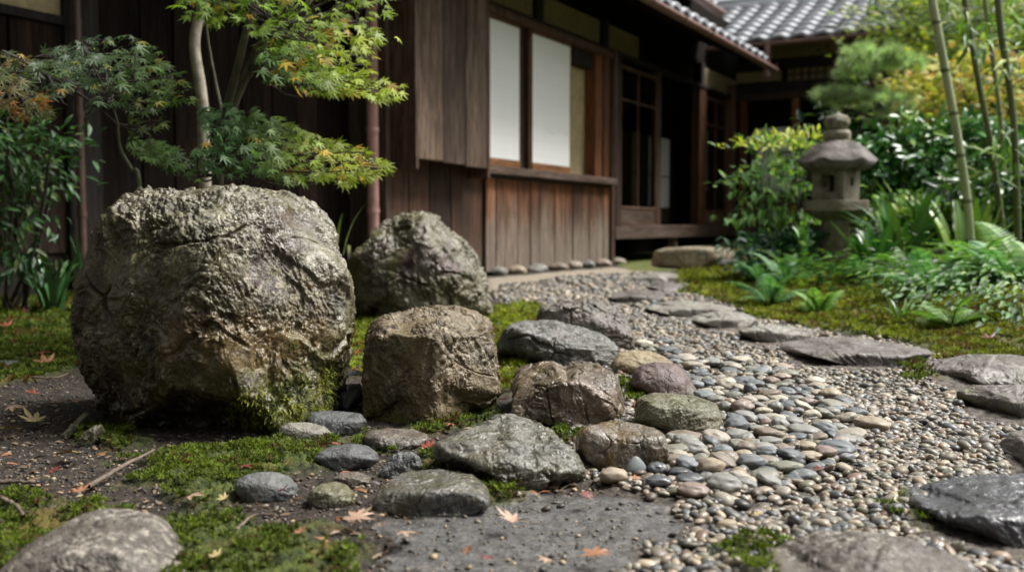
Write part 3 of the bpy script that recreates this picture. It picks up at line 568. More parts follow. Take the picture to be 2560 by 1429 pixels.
gravel('gravel', gx[nearm], gy[nearm], gs_[nearm], ICO2, seed=1, lift=.004, label='small mixed grey and tan gravel covering the path in front')
gravel('gravel', gx[~nearm], gy[~nearm], gs_[~nearm], ICO1, seed=2, lift=.004, label='fine pale gravel running back toward the stone step')
# grit strewn on the soil
GRIT = [gpoly([(-100, 800), (170, 850), (240, 1090), (330, 1090),  (330, 1090), (900, 1060), (1450, 1180), (1560, 1240), (1750, 1300), (1600, 1500), (-200, 1600)])]
lx, ly = jit(GRIT, lambda y: .0085*max(1, y/1.8), (-2.6, .5, .95, 4.4), 9, .5)
okk = (polymask(lx, ly, [WETW], .04) < .5) | (RG.uniform(0, 1, len(lx)) < .38)
lx, ly = lx[okk], ly[okk]
LPAL = np.array([(.05, .04, .03), (.09, .07, .05), (.30, .22, .13), (.14, .12, .09), (.22, .17, .11), (.035, .03, .028)]); LW = np.array([.28, .25, .07, .18, .08, .14])
gravel('grit', lx, ly, .0065*RG.choice([.5, .9, 1.4, 2.2], len(lx), p=[.45, .33, .17, .05]), ICO1, seed=3, flat=.5, label='scattered dark grit and small tan chips on the damp soil', pal=LPAL, pw=LW, cat='grit')
# ---- river pebbles: coordinates in a crop of the photo (x, y, width, height, tilt deg, colour)
PEB = [(215,820,140,135,0,'blue-grey',9),(85,895,170,110,0,'tan'),(345,840,125,90,15,'wet dark'),(440,795,150,85,0,'brown'),(350,930,170,90,0,'wet dark'),(480,862,155,72,0,'wet dark'),(540,910,170,50,0,'wet dark'),
(560,985,205,100,0,'reddish'),(665,830,175,125,0,'tan'),(745,940,230,135,10,'grey'),(835,895,150,90,20,'beige'),(985,885,180,95,0,'olive-grey'),(555,725,185,110,10,'grey'),(730,735,125,85,0,'blue-grey'),(600,785,120,90,0,'grey'),
(860,760,130,85,15,'tan'),(800,810,125,55,0,'blue-grey'),(700,670,180,110,25,'beige'),(820,645,150,75,0,'grey'),(860,675,120,90,-35,'grey'),(1010,645,190,62,5,'brown'),(1010,685,155,58,0,'grey'),(985,725,160,60,-5,'striped grey'),
(985,795,150,85,0,'brown'),(1110,835,210,85,0,'olive-grey'),(1150,770,190,52,14,'slate'),(1250,765,150,68,0,'tan'),(1410,730,240,110,5,'slate'),(1630,580,235,88,12,'tan'),(1230,635,215,66,12,'grey'),(1345,612,150,95,20,'blue-grey'),
(1500,645,190,75,-5,'beige'),(1520,510,135,62,0,'slate'),(1385,470,175,72,8,'olive-grey'),(1360,510,130,72,0,'grey'),(1260,520,110,72,0,'cream'),(1140,478,145,66,14,'slate'),(1230,455,115,70,10,'reddish'),(1150,560,120,72,0,'grey'),
(1070,580,120,100,50,'grey'),(985,570,90,75,0,'reddish'),(930,605,110,50,0,'grey'),(970,498,110,56,0,'cream'),(1040,475,95,80,20,'grey'),(850,475,140,95,0,'reddish'),(745,470,90,80,0,'grey'),(815,560,140,95,35,'slate'),(745,590,75,75,0,'brown'),
(640,395,110,46,0,'beige'),(890,370,85,75,20,'slate'),(1010,410,150,55,-8,'brown'),(1110,390,120,60,12,'slate'),(1295,350,125,46,0,'peach'),(1300,400,120,56,0,'beige'),(1205,410,80,60,0,'slate'),(1015,320,100,70,0,'reddish'),
(915,335,130,50,8,'slate'),(830,315,110,52,0,'slate'),(755,345,110,90,0,'cream'),(610,295,110,70,0,'slate'),(650,330,90,60,0,'slate'),(1090,240,125,46,0,'peach'),(1080,295,110,38,0,'peach'),(1115,280,130,55,0,'olive-grey'),
(840,195,130,52,0,'cream'),(955,270,110,52,0,'blue-grey'),(770,265,120,42,0,'slate'),(260,100,120,55,0,'cream'),(400,135,130,52,0,'slate'),(510,175,110,46,0,'beige'),(550,225,130,60,0,'beige'),(660,200,110,42,0,'grey'),(765,225,110,46,0,'grey'),
(500,655,200,80,0,'brown'),(1385,570,70,60,0,'brown'),(900,700,110,60,-30,'olive-grey'),(1140,705,90,60,-20,'brown'),(1230,705,110,60,0,'tan'),(1020,530,110,50,0,'beige'),(880,440,110,60,0,'beige'),(690,430,110,60,10,'grey'),(560,340,120,60,0,'blue-grey')]
PCOL = {'grey': (.155, .152, .135), 'blue-grey': (.12, .13, .135), 'slate': (.075, .082, .088), 'beige': (.25, .22, .175), 'tan': (.24, .19, .13), 'cream': (.37, .33, .26), 'brown': (.135, .105, .075), 'reddish': (.16, .115, .092),
        'olive-grey': (.145, .14, .105), 'peach': (.27, .21, .165), 'wet dark': (.04, .042, .048), 'striped grey': (.17, .165, .15)}
def peb_mat(nm, c):
    m, t, B = newmat('pebble_'+nm.replace(' ', '_')); q = N(t); v = q.tex()
    rn = q.n('ShaderNodeObjectInfo').outputs['Random']
    off = q.n('ShaderNodeVectorMath', {0: v, 1: q.n('ShaderNodeCombineXYZ', {0: q.math('MULTIPLY', rn, 40.), 1: q.math('MULTIPLY', rn, 91.)}).outputs[0]}, operation='ADD').outputs[0]
    n1 = q.noise(off, 28, 4, .55, .5); n2 = q.noise(off, 160, 5, .7); n3 = q.noise(off, 70, 5, .65)
    c2 = tuple(min(1, x*1.5+.03) for x in c); c3 = tuple(x*.55 for x in c)
    k = q.mix(q.ramp(n1, .35, .65), (*c, 1), (*c2, 1)); k = q.mix(q.ramp(n3, .5, .72, 0, .75), k, (*c3, 1)); k = q.mix(q.ramp(n2, .52, .7, 0, .4), k, (*c3, 1))
    if nm == 'striped grey':
        wv = q.n('ShaderNodeTexWave', {'Vector': off, 'Scale': 22., 'Distortion': 3.}).outputs[1]; k = q.mix(q.ramp(wv, .5, .9, 0, .6), k, (*c2, 1))
    k = q.mix(q.ramp(rn, 0, 1, 0, .35), k, q.mix(1., k, (.6, .58, .55), 'MULTIPLY'))
    t.links.new(k, B.inputs['Base Color'])
    wet = 'wet' in nm; B.inputs['Coat Weight'].default_value = .5 if wet else .12; B.inputs['Coat Roughness'].default_value = .15
    t.links.new(q.ramp(n3, .3, .7, *((.12, .3) if wet else (.36, .6))), B.inputs['Roughness'])
    t.links.new(q.bump(n2, .25, .0012, q.bump(n3, .35, .003)), B.inputs['Normal']); return m
PM = {k: peb_mat(k, v) for k, v in PCOL.items()}
PSH = []
Dp, Fp = cubesphere(16)
for k in range(8):
    e = .9+.25*rnd.random(); p = np.sign(Dp)*np.abs(Dp)**e
    p = p*(1+.26*noise(Dp*1.1+k*7, k)[:, None]+.10*noise(Dp*2.2+k*3, k)[:, None])
    p = (p-(p.max(0)+p.min(0))/2)/((p.max(0)-p.min(0))/2); PSH.append(mesh('river_pebble', p, Fp, PM['grey']))
e = Dp.copy(); tp = .55+.45*np.clip((1-e[:, 2:3])/1.2, 0, 1)   # upright tapering pebble
PSH_UP = mesh('river_pebble', np.hstack([e[:, :2]*tp, e[:, 2:3]]), Fp, PM['grey'])
PG = 'river pebbles heaped between the stones and the gravel'
LMK = [((440, 790), 'below the wet brown loaf stone'), ((350, 930), 'on the wet soil by the upright blue-grey pebble'), ((745, 930), 'at the front of the pebble heap'), ((600, 700), 'just right of the wet brown loaf stone'), ((840, 560), 'right of the rounded olive stone'),
       ((640, 350), 'touching the purple dome stone'), ((950, 780), 'in the near middle of the pebble heap'), ((1100, 620), 'in the middle of the pebble heap'), ((1300, 560), 'toward the gravel side of the heap'), ((1400, 720), 'at the right front rim of the heap'),
       ((1000, 440), 'in the centre of the rear heap'), ((1200, 380), 'at the rear right rim of the heap'), ((850, 300), 'behind the purple dome stone'), ((500, 180), 'by the flat beige stone'), ((260, 90), 'beside the lumpy grey-brown stone'), ((1600, 560), 'lying apart on the gravel')]
placed = []; used_l = {}
def pebble(px, py, w_, h_, tilt, colr, base_y, shape=None, lift=0.):
    z0 = .012+lift; x, y = gp(px, base_y, z0*.3); dpt = y; wd = w_/F*dpt
    hz = max(.9*h_/F*dpt, .36*wd) if shape is None else h_/F*dpt
    hz = min(hz, wd*.8) if shape is None else hz
    dd = wd*(.78+.2*rnd.random()) if shape is None else wd*.6
    dd = min(dd, .06)
    y += dd*.45
    me = PSH[rnd.randrange(8)] if shape is None else PSH_UP
    o = obj('river_pebble', me, loc=(x, y, float(gh(x, y))+hz*.42+.006+lift))
    o.scale = (wd/2, dd/2, hz/2)
    o.rotation_euler = (rnd.uniform(-.15, .15), math.radians(tilt)*.8+rnd.uniform(-.08, .08), math.radians(-tilt)*.6+rnd.uniform(-.25, .25)) if shape is None else (-.1, 0, .2)
    if shape is not None: o.location.z = hz*.42
    o.material_slots[0].link = 'OBJECT'; o.material_slots[0].material = PM[colr]
    zx, zy = (px-1500)/.4262, (py-820)/.4262
    lm = min(LMK, key=lambda q: (q[0][0]-zx)**2+(q[0][1]-zy)**2)[1]
    ar = w_/max(h_, 1); shp = 'upright pointed' if shape is not None else 'long' if ar > 2.5 else 'oval' if ar > 1.55 else 'rounded'
    sz = 'big ' if w_ > 75 else 'small ' if w_ < 42 else ''
    tl = ' tilted' if abs(tilt) > 20 else ''
    o['label'] = f"{sz}{shp}{tl} {colr} pebble {lm}"; o['category'] = 'pebble'; o['group'] = PG
    placed.append((x, y, wd/2, dd/2)); return o
for i, r in enumerate(PEB):
    zx, zy, zw, zh, tl, cl = r[:6]; up = len(r) > 6
    px, py, w_, h_ = 1500+zx*.4262, 820+zy*.4262, zw*.4262, zh*.4262
    pebble(px, py, w_, h_, tl, cl, py+h_*.36, shape=1 if up else None)
g = np.random.default_rng(33); cn = ['grey', 'blue-grey', 'slate', 'beige', 'tan', 'cream', 'brown', 'reddish', 'olive-grey', 'peach']; cw = np.array([26, 14, 14, 12, 4, 6, 10, 2, 14, .6]); cw /= cw.sum()
cnt = 0
for tr in range(6000):
    px, py = g.uniform(1570, 2190), g.uniform(840, 1250)
    if not pin(np.array([px]), np.array([py]), PFIELD)[0]: continue
    x, y = gp(px, py, .01); wd = g.choice([.030, .036, .042, .05, .058], p=[.2, .3, .25, .15, .1])
    ok = True
    for (a, b, rx, ry) in placed:
        if ((x-a)/(rx+wd*.5))**2+((y-b)/(ry+wd*.42))**2 < ((.50 if cnt < 130 else .36)): ok = False; break
    if not ok: continue
    w_ = wd*F/y; h_ = w_*g.uniform(.42, .62)
    pebble(px, py, w_, h_, g.choice([0, 0, 8, -8, 18, 30, -25]), cn[g.choice(10, p=cw)], py+h_*.2, lift=-.004+.006*(cnt > 120))
    cnt += 1
    if cnt > 214: break

# half-size stones between the heap and the gravel
_r = np.random.default_rng(8); qx, qy = _r.uniform(1560, 2260, 5200), _r.uniform(835, 1290, 5200)
_e = Z7([(230, 40), (700, 120), (1250, 210), (1500, 400), (1760, 540), (1700, 760), (1300, 960), (1000, 1080), (640, 1080), (400, 700), (700, 560), (540, 330)])
_k = pin(qx, qy, _e) & ((_r.uniform(0, 1, 5200) < .13) | (pin(qx, qy, PFIELD) & (_r.uniform(0, 1, 5200) < .12))); _g = np.array([gp(a, b) for a, b in zip(qx[_k], qy[_k])])
gravel('gravel', _g[:, 0], _g[:, 1], .022*_r.choice([.8, 1., 1.25, 1.5], len(_g), p=[.35, .35, .2, .1]), ICO2, seed=12, lift=.008, label='half-sized round stones between the pebble heap and the fine gravel')
# ================================================================== house
W0 = gp(1215, 690); UA = math.atan2(.869, .495); cu, su = math.cos(UA), math.sin(UA)
house = obj('wooden_house', None, loc=(W0[0], W0[1], 0), label='old dark timber house with paper windows, veranda and grey tiled roofs', cat='house'); house.rotation_euler = (0, 0, UA)
def s_at(px, m=0.):            # wall coordinate s whose point on the plane m projects to picture column px
    k = (px-1280)/F; X0 = W0[0]+su*m; Y0 = W0[1]-cu*m
    return (k*Y0-X0)/(cu-k*su)
def z_at(py, s, m=0.):
    Y = W0[1]+su*s-cu*m; return at(1280, py, Y)[2]
def wood_mat(name, a, b, grain=1., weather=None, rough=.7, axis=2, spec=.3):
    """a/b timber tones streaked along the grain; weather = (colour, z low, z high): rain-bleached foot"""
    m, t, B = newmat(name); q = N(t)
    tn = q.n('ShaderNodeAttribute', attribute_name='tone').outputs['Fac']; tc = q.n('ShaderNodeTexCoord').outputs['Object']
    off = q.n('ShaderNodeVectorMath', {0: tc, 1: q.n('ShaderNodeCombineXYZ', {0: q.math('MULTIPLY', tn, 13.), 1: q.math('MULTIPLY', tn, 7.), 2: q.math('MULTIPLY', tn, 31.)}).outputs[0]}, operation='ADD').outputs[0]
    sc_ = [30, 30, 30]; sc_[axis] = 1.4; s2 = [9, 9, 9]; s2[axis] = .9
    v = q.n('ShaderNodeMapping', {'Vector': off, 'Scale': sc_}).outputs[0]; v2 = q.n('ShaderNodeMapping', {'Vector': off, 'Scale': s2}).outputs[0]
    g1 = q.noise(v, 1.6, 8, .72, 1.4); g2 = q.noise(v2, 1, 4, .6, .8); g3 = q.noise(v, 6, 5, .7)
    c = q.mix(q.ramp(g2, .35, .65), a, b); c = q.mix(q.ramp(g1, .44, .57, 0, .9), c, q.mix(1., c, (.35, .32, .30), 'MULTIPLY'))
    tv = q.ramp(tn, 0, 1, .45, 1.4); c = q.n('ShaderNodeVectorMath', {0: c, 'Scale': tv}, operation='SCALE').outputs[0]
    if weather:
        wc, z0, z1, amt = weather; z = q.n('ShaderNodeSeparateXYZ', {0: tc}).outputs[2]
        zz = q.math('ADD', z, q.math('MULTIPLY', q.math('SUBTRACT', g2, .5), 1.1)); f = q.ramp(zz, z0, z1, amt, 0)
        c = q.mix(f, c, q.mix(q.ramp(g1, .4, .6), wc, tuple(x*.45 for x in wc)))
    c = q.mix(q.ramp(g3, .52, .66, 0, .55), c, (.02, .016, .013)); kn = q.n('ShaderNodeTexVoronoi', {'Vector': q.n('ShaderNodeMapping', {'Vector': off, 'Scale': (5, 5, 5) if axis != 2 else (6, 6, 1.6)}).outputs[0], 'Scale': 1.}).outputs[0]; c = q.mix(q.ramp(kn, .05, .13, .75, 0), c, (.018, .012, .009)); st_ = q.noise(v2, 1.7, 5, .7, 1.2); c = q.mix(q.ramp(st_, .54, .68, 0, .6), c, (.024, .017, .012))
    t.links.new(c, B.inputs['Base Color']); t.links.new(q.ramp(g1, .3, .7, rough-.1, rough+.12), B.inputs['Roughness']); B.inputs['Specular IOR Level'].default_value = spec
    t.links.new(q.bump(g3, .4*grain, .004, q.bump(g1, .7*grain, .006)), B.inputs['Normal']); return m
def flat_mat(name, c, rough=.8, var=.15, sc_=20, bump=.1, metallic=0., spec=.5):
    m, t, B = newmat(name); q = N(t); v = q.tex(); n1 = q.noise(v, sc_, 6, .6); n2 = q.noise(v, sc_*.15, 3, .5)
    k = q.mix(q.ramp(n1, .35, .65), tuple(x*(1-var) for x in c), tuple(min(1, x*(1+var)) for x in c)); k = q.mix(q.ramp(n2, .4, .65, 0, .5), k, tuple(x*(1-1.6*var) for x in c))
    t.links.new(k, B.inputs['Base Color']); B.inputs['Roughness'].default_value = rough; B.inputs['Metallic'].default_value = metallic; B.inputs['Specular IOR Level'].default_value = spec
    t.links.new(q.bump(n1, bump, .004), B.inputs['Normal']); return m
W_left = wood_mat('dark_planks', (.014, .0085, .006), (.032, .019, .012), weather=((.085, .065, .05), -.1, .7, .7), rough=.85, spec=.12)
W_low = wood_mat('weathered_planks', (.27, .10, .034), (.11, .045, .02), weather=((.27, .215, .17), .22, .82, .97), rough=.78)
W_lowl = wood_mat('dark_end_planks', (.06, .028, .016), (.10, .05, .026), weather=((.15, .11, .08), -.1, .6, .9))
W_box = wood_mat('shutter_box_planks', (.105, .066, .042), (.19, .135, .098), rough=.68)
W_red = wood_mat('reddish_timber', (.17, .062, .022), (.26, .105, .038), rough=.6)
W_post = wood_mat('dark_posts', (.10, .052, .032), (.16, .09, .057))
W_blk = wood_mat('black_timber', (.012, .009, .007), (.022, .015, .011))  # near-black timber, used under eaves and in gaps
W_beam = wood_mat('veranda_timber', (.11, .068, .048), (.19, .13, .10), axis=0, weather=((.22, .17, .14), -.5, .55, .6))
W_beamy = wood_mat('cross_timber', (.085, .055, .045), (.13, .09, .075), axis=1)
W_sill = wood_mat('sill_timber', (.09, .055, .04), (.16, .12, .10), axis=0)
W_orange = wood_mat('fresh_timber', (.20, .085, .03), (.28, .13, .05), axis=0)
M_plast = flat_mat('beige_plaster', (.42, .33, .18), .9)
M_plastd = flat_mat('shaded_plaster', (.24, .185, .10), .9)  # the beige plaster darkened: eave and indoor shade put into the colour
M_copper = flat_mat('brown_gutter_metal', (.20, .115, .095), .42, .2, 14, .05, .0)
M_pipe = flat_mat('pink_brown_downpipe', (.52, .30, .25), .4, .15, 10, .04)
M_pipe_d = flat_mat('dull_brown_downpipe', (.10, .055, .042), .5, .2, 10, .04)
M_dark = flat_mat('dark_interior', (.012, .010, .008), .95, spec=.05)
def paper_mat():
    m, t, B = newmat('white_shoji_paper'); q = N(t); v = q.tex()
    br = q.n('ShaderNodeSeparateXYZ', {0: v}); fx_ = q.math('ABSOLUTE', q.math('SUBTRACT', q.math('FRACT', q.math('MULTIPLY', br.outputs[0], 6.5)), .5)); fz_ = q.math('ABSOLUTE', q.math('SUBTRACT', q.math('FRACT', q.math('MULTIPLY', br.outputs[2], 7.)), .5))
    lat = q.math('MAXIMUM', q.ramp(fx_, .47, .5, 0, 1), q.ramp(fz_, .47, .5, 0, 1)); n = q.noise(v, 3, 3)
    c = q.mix(q.math('MULTIPLY', lat, .22), q.mix(n, (.86, .88, .87), (.93, .94, .93)), (.5, .52, .52))
    t.links.new(c, B.inputs['Base Color']); B.inputs['Roughness'].default_value = .75
    t.links.new(q.bump(q.noise(v, 9, 3), .25, .01), B.inputs['Normal']); return m
M_paper = paper_mat()
M_glass, _t, _B = newmat('window_glass'); _B.inputs['Transmission Weight'].default_value = 1; _B.inputs['Roughness'].default_value = .02; _B.inputs['IOR'].default_value = 1.15; _B.inputs['Base Color'].default_value = (.85, .88, .86, 1)
class BX:
    """collects boxes given in wall coordinates (s, m outward, z)"""
    Q = np.array([[0, 3, 2, 1], [4, 5, 6, 7], [0, 1, 5, 4], [1, 2, 6, 5], [2, 3, 7, 6], [3, 0, 4, 7]])
    def __init__(s): s.V, s.F, s.T, s.n = [], [], [], 0
    def add(s, s0, s1, m0, m1, z0, z1, tone=None, rz=0.):
        tone = rnd.random() if tone is None else tone
        c = np.array([(s0, -m1, z0), (s1, -m1, z0), (s1, -m0, z0), (s0, -m0, z0), (s0, -m1, z1), (s1, -m1, z1), (s1, -m0, z1), (s0, -m0, z1)])
        s.V.append(c); s.F.append(s.Q+8*s.n); s.T.append(np.full(8, tone)); s.n += 1; return s
    def build(s, name, mat, parent=house, bevel=.004, label=None, kind=None):
        me = mesh(name, np.vstack(s.V), np.vstack(s.F), mat, smooth=False, attrs={'tone': np.concatenate(s.T)})
        o = obj(name, me, parent, label=label, kind=kind)
        if bevel: b = o.modifiers.new('b', 'BEVEL'); b.width = bevel; b.segments = 2
        return o
def planks_s(name, s0, s1, z0, z1, m, wd, mat, parent=house, th=.02, jz=.0, jm=.006):
    b = BX(); s = s0
    while s < s1-.02:
        e = min(s1, s+wd*rnd.uniform(.85, 1.15)); e = s1 if s1-e < wd*.4 else e
        b.add(s+.006, e-.006, m-th+rnd.uniform(-jm, jm), m+rnd.uniform(-jm, jm), z0+rnd.uniform(-jz, jz), z1); s = e
    return b.build(name, mat, parent)
def planks_m(name, s, m0, m1, z0, z1, wd, mat, parent=house, th=.02, jm=.006):   # wall facing -s
    b = BX(); m = m0
    while m < m1-.02:
        e = min(m1, m+wd*rnd.uniform(.85, 1.15)); e = m1 if m1-e < wd*.4 else e
        b.add(s+rnd.uniform(-jm, jm), s+th, m+.002, e-.002, z0, z1); m = e
    return b.build(name, mat, parent)
def part(name, mat, *boxes, parent=house, bevel=.004, label=None):
    b = BX()
    for x in boxes: b.add(*x)
    return b.build(name, mat, parent, bevel, label)
# --- left wing wall (plane m = -.35)
mL = -.35; sL0 = -7.; sEnd = s_at(965)
zf = .30
sp = s_at(172, mL)
planks_s('plank_wall', sL0, sp, zf, 1.56, mL, .30, W_left)
planks_s('plank_wall', sp+.22, sEnd+.05, zf, 2.7, mL, .27, W_left)
part('plaster_band', M_plast, (sL0, sp, mL-.03, mL-.01, 1.60, 1.86)); part('wall_beam', W_blk, (sL0, sp, mL-.04, mL+.03, 1.87, 2.9), (sL0, sp, mL-.03, mL+.03, 1.55, 1.60))
part('post', W_blk, (sp, sp+.22, mL-.06, mL+.02, .1, 2.7))
part('wall_base', W_blk, (sL0, sEnd, mL-.04, mL-.02, -.05, zf)); part('inner_wall', M_dark, (sL0, sEnd, mL-.12, mL-.06, -.1, 2.8), bevel=0)
# --- bay
sB1 = s_at(1521)
planks_s('lower_plank_wall', 0., sB1, .035, .885, 0., .205, W_low, jm=.009, jz=.008).__setitem__('label', 'reddish boards bleached grey toward the ground')
planks_s('lower_plank_wall', sEnd+.05, 0., .03, 1.2, -.03, .30, W_lowl)
part('corner_trim', W_box, (sEnd, sEnd+.05, mL, .01, .03, 2.6))
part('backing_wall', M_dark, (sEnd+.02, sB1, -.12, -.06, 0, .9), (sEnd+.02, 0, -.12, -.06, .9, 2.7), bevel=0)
sbe = s_at(1217, .2)
part('sill_beam', W_sill, (sbe+.05, sB1+.02, -.1, .10, .915, .985)); part('sill_lip', W_blk, (0., sB1, -.1, .03, .885, .915))
# shutter box
sb0 = s_at(1046, .2)
box = part('shutter_box', W_box, (sb0, sbe, -.03, .0, .98, 2.62), bevel=0)
b = BX(); ed = [sb0, s_at(1110, .2), s_at(1166, .2), s_at(1219, .2)]
for i in range(3): b.add(ed[i]+.003, ed[i+1]-.003, .17, .2+rnd.uniform(-.004, .004), .965-.012*i, 2.62, [.9, .35, .6][i])
b.build('front_board', W_box, box)
BX().add(sb0-.035, sb0, -.1, .21, .885, 2.62, .8).build('side_board', W_box, box)
BX().add(sb0, sbe, .002, .169, .985, 1.005, .3).build('bottom_board', W_blk, box)
BX().add(sbe+.002, sbe+.045, .0, .21, .86, 2.62, .5).build('edge_post', W_post, box)
# windows
s0, s1, s2, s3 = s_at(1212, .03), s_at(1300, .03), s_at(1330, .03), s_at(1425, .03)
zw0, zw1 = .985, 2.33
for (a, c) in ((s0, s1), (s2, s3)):
    fr = part('paper_window', W_orange, (a, c, .0, .035, zw0, zw0+.075, .9), (a, c, .0, .035, zw1-.04, zw1, .3), (c-.012, c+.006, -.002, .034, zw0+.077, zw1-.042, .7), (a-.012, a+.004, -.002, .034, zw0+.077, zw1-.042, .3))
    pn = obj('paper_pane', None, fr) if 0 else BX().add(a+.004, c-.012, .006, .028, zw0+.077, zw1-.042, .5).build('paper_pane', M_paper, fr, 0)
    if a > .5:
        xs_ = np.linspace(a+.28*(c-a)+.08, c-.04, 14); VV = []
        for i, x in enumerate(xs_): zc = 1.42-.02*math.sin(i*.5)*1.0-.02*i/13; VV += [(x, -.0285, zc), (x, -.04, zc-.012), (x, -.0285, zc-.026)]
        VV = np.array(VV); FF = np.array([[i*3+j, i*3+3+j, i*3+4+j, i*3+1+j] for i in range(13) for j in range(2)])
        obj('torn_fold', mesh('torn_fold', VV, FF, M_paper, attrs={'tone': np.full(len(VV), .5)}), fr)
part('window_gap_post', W_blk, (s1+.01, s2-.06, -.05, -.01, zw0, zw1)); part('window_stile', W_red, (s2-.07, s2-.014, -.02, .03, zw0, zw1))
part('window_recess', M_plast, (s3+.01, s_at(1484, -.1), -.14, -.12, zw0, 2.16)); part('recess_head', W_blk, (s3+.01, s_at(1484), -.2, -.02, 2.16, zw1))
part('window_jamb', W_red, (s_at(1484), s_at(1502), -.12, .01, zw0, zw1, .6), (s_at(1502)+.004, s_at(1518), -.12, .03, zw0, zw1, .3))
part('window_head', W_post, (-.02, sB1, -.1, .06, zw1, zw1+.07)); part('lintel', W_blk, (-.02, 9., -.12, .04, zw1+.07, 2.44))
for a, c in ((.05, s_at(1335)), (s_at(1357), s_at(1500)), (s_at(1518), s_at(1597)), (s_at(1760), s_at(1945)-1.2)):
    if c > a: part('plaster_panel', M_plastd, (a, c, -.05, -.02, 2.44, 2.72))
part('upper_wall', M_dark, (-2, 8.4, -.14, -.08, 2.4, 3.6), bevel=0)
for px in (1346, 1509, 1750): part('post', W_blk, (s_at(px)-.07, s_at(px)+.07, -.06, .02, 2.44, 2.75))
# corner post and drain rod
part('post', W_post, (sB1+.0, sB1+.09, -.4, .04, -.02, 2.40), label='dark corner post between window bay and veranda')
part('post', W_post, (sB1+.14, sB1+.30, -.15, .03, .30, 2.40))
rod = tube([(sB1-.03, -.09, .99), (sB1-.03, -.09, 2.4)], .016, 8); obj('drain_rod', mesh('drain_rod', *rod, M_pipe_d), house)
# --- veranda in the same line
sV0 = sB1+.1; sV1 = s_at(1816)
part('veranda_beam', W_beam, (sV0, sV1+.02, -.08, .05, .30, .435)); part('veranda_floor', W_beam, (sV0, sV1, -1.3, .02, .437, .462))
part('under_floor', M_dark, (sV0-.2, 8, -1.6, -1.5, -.1, .45), bevel=0)
for px in (1690, 1800): part('floor_strut', W_beam, (s_at(px)-.05, s_at(px)+.05, -.1, .0, 0, .30))
def door(a, c, z0=.464, zt=2.33, kick=.19, mull=True, glass=True):
    d = part('glass_door', W_post, (a, c, -.04, -.005, z0, z0+.03, .5), (a, c, -.04, -.005, zt-.05, zt, .5), (a, a+.035, -.04, -.004, z0+.03, zt-.05, .8), (c-.035, c, -.04, -.004, z0+.03, zt-.05, .7), (a+.035, c-.035, -.04, -.006, z0+kick, z0+kick+.03, .9))
    BX().add(a+.036, c-.036, -.03, -.015, z0+.031, z0+kick-.001).build('kick_panel', W_beam, d, 0)
    if mull: BX().add((a+c)/2-.012, (a+c)/2+.012, -.036, -.008, z0+kick+.031, zt-.051, .7).build('mullion', W_post, d, 0)
    BX().add(a+.036, c-.036, -.036, -.008, 1.92, 1.94, .6).build('glazing_bar', W_post, d, 0)
    BX().add(a+.036, c-.036, -.024, -.019, z0+kick+.031, zt-.051).build('glass_pane', M_glass, d, 0)
door(s_at(1546), s_at(1641)); door(s_at(1762), s_at(1814))
part('post', W_red, (s_at(1742), s_at(1758), -.1, .02, .463, 2.40)); part('post', W_post, (s_at(1642), s_at(1650), -.1, -.0, .463, 2.40))
# room behind the veranda
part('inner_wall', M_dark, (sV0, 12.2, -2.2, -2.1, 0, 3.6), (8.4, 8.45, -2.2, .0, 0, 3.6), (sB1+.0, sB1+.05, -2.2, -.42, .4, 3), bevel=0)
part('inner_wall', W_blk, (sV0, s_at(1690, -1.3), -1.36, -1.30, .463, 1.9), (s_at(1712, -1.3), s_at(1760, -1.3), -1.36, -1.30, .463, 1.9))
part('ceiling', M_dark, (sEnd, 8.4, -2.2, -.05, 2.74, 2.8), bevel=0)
for a, c, m_ in ((1622, 1672, -1.28), (1765, 1812, -1.28), (1580, 1596, -1.28)):
    sa, sc2 = s_at(a, m_), s_at(c, m_)
    f = part('inner_screen', W_post, (sa, sc2, m_-.03, m_, .5, .75)); BX().add(sa, sc2, m_-.02, m_+.004, 1.26, 1.275).build('screen_bar', W_post, f, 0)
    BX().add(sa+.01, sc2-.01, m_-.02, m_-.003, .76, 1.9, .5).build('paper_pane', M_paper if a > 1600 else M_plastd, f, 0)
# --- rear wing, facing back toward the viewer (plane s = sW)
sW = sV1+.02
part('veranda_beam', W_beamy, (sW-.05, sW+.08, .05, 6., .30, .435)); part('veranda_floor', W_beamy, (sW-.02, sW+1.2, .05, 6., .437, .462))
part('under_floor', M_dark, (sW+1., sW+1.1, 0, 6, -.1, .45), bevel=0)
def m_at(px, s):      # m whose point on plane s projects to column px
    k = (px-1280)/F; X0 = W0[0]+cu*s; Y0 = W0[1]+su*s; return (k*Y0-X0)/(su+k*cu)
part('post', W_post, (sW-.02, sW+.12, -.06, .10, .463, 2.6), label='dark inner corner post of the veranda')
for px, mt in ((1852, W_red), (1982, W_red), (2146, W_red), (2300, W_post)):
    mm = m_at(px, sW); part('post', mt, (sW-.0, sW+.09, mm-.05, mm+.05, .463, 2.36))
part('lintel', W_post, (sW-.02, sW+.1, .1, 6., 2.34, 2.44)); part('plank_wall', W_blk, (sW+.9, sW+.95, -.1, 6, .4, 3.2))
ma, mb = m_at(1892, sW+.3), m_at(2012, sW+.3)
part('paper_screen', M_paper, (sW+.3, sW+.33, ma, mb, .9, 1.95)); part('low_panel', W_post, (sW+.02, sW+.06, m_at(1860, sW), m_at(1925, sW), .463, 1.0), (sW+.29, sW+.34, ma, mb, .463, .9))
ma, mb = m_at(1925, sW), m_at(2122, sW)
part('plaster_panel', M_plastd, (sW+.02, sW+.05, .6, mb, 2.95, 3.22)); part('plaster_panel', M_plastd, (sW+.02, sW+.05, .1, m_at(1945, sW), 2.62, 2.78))
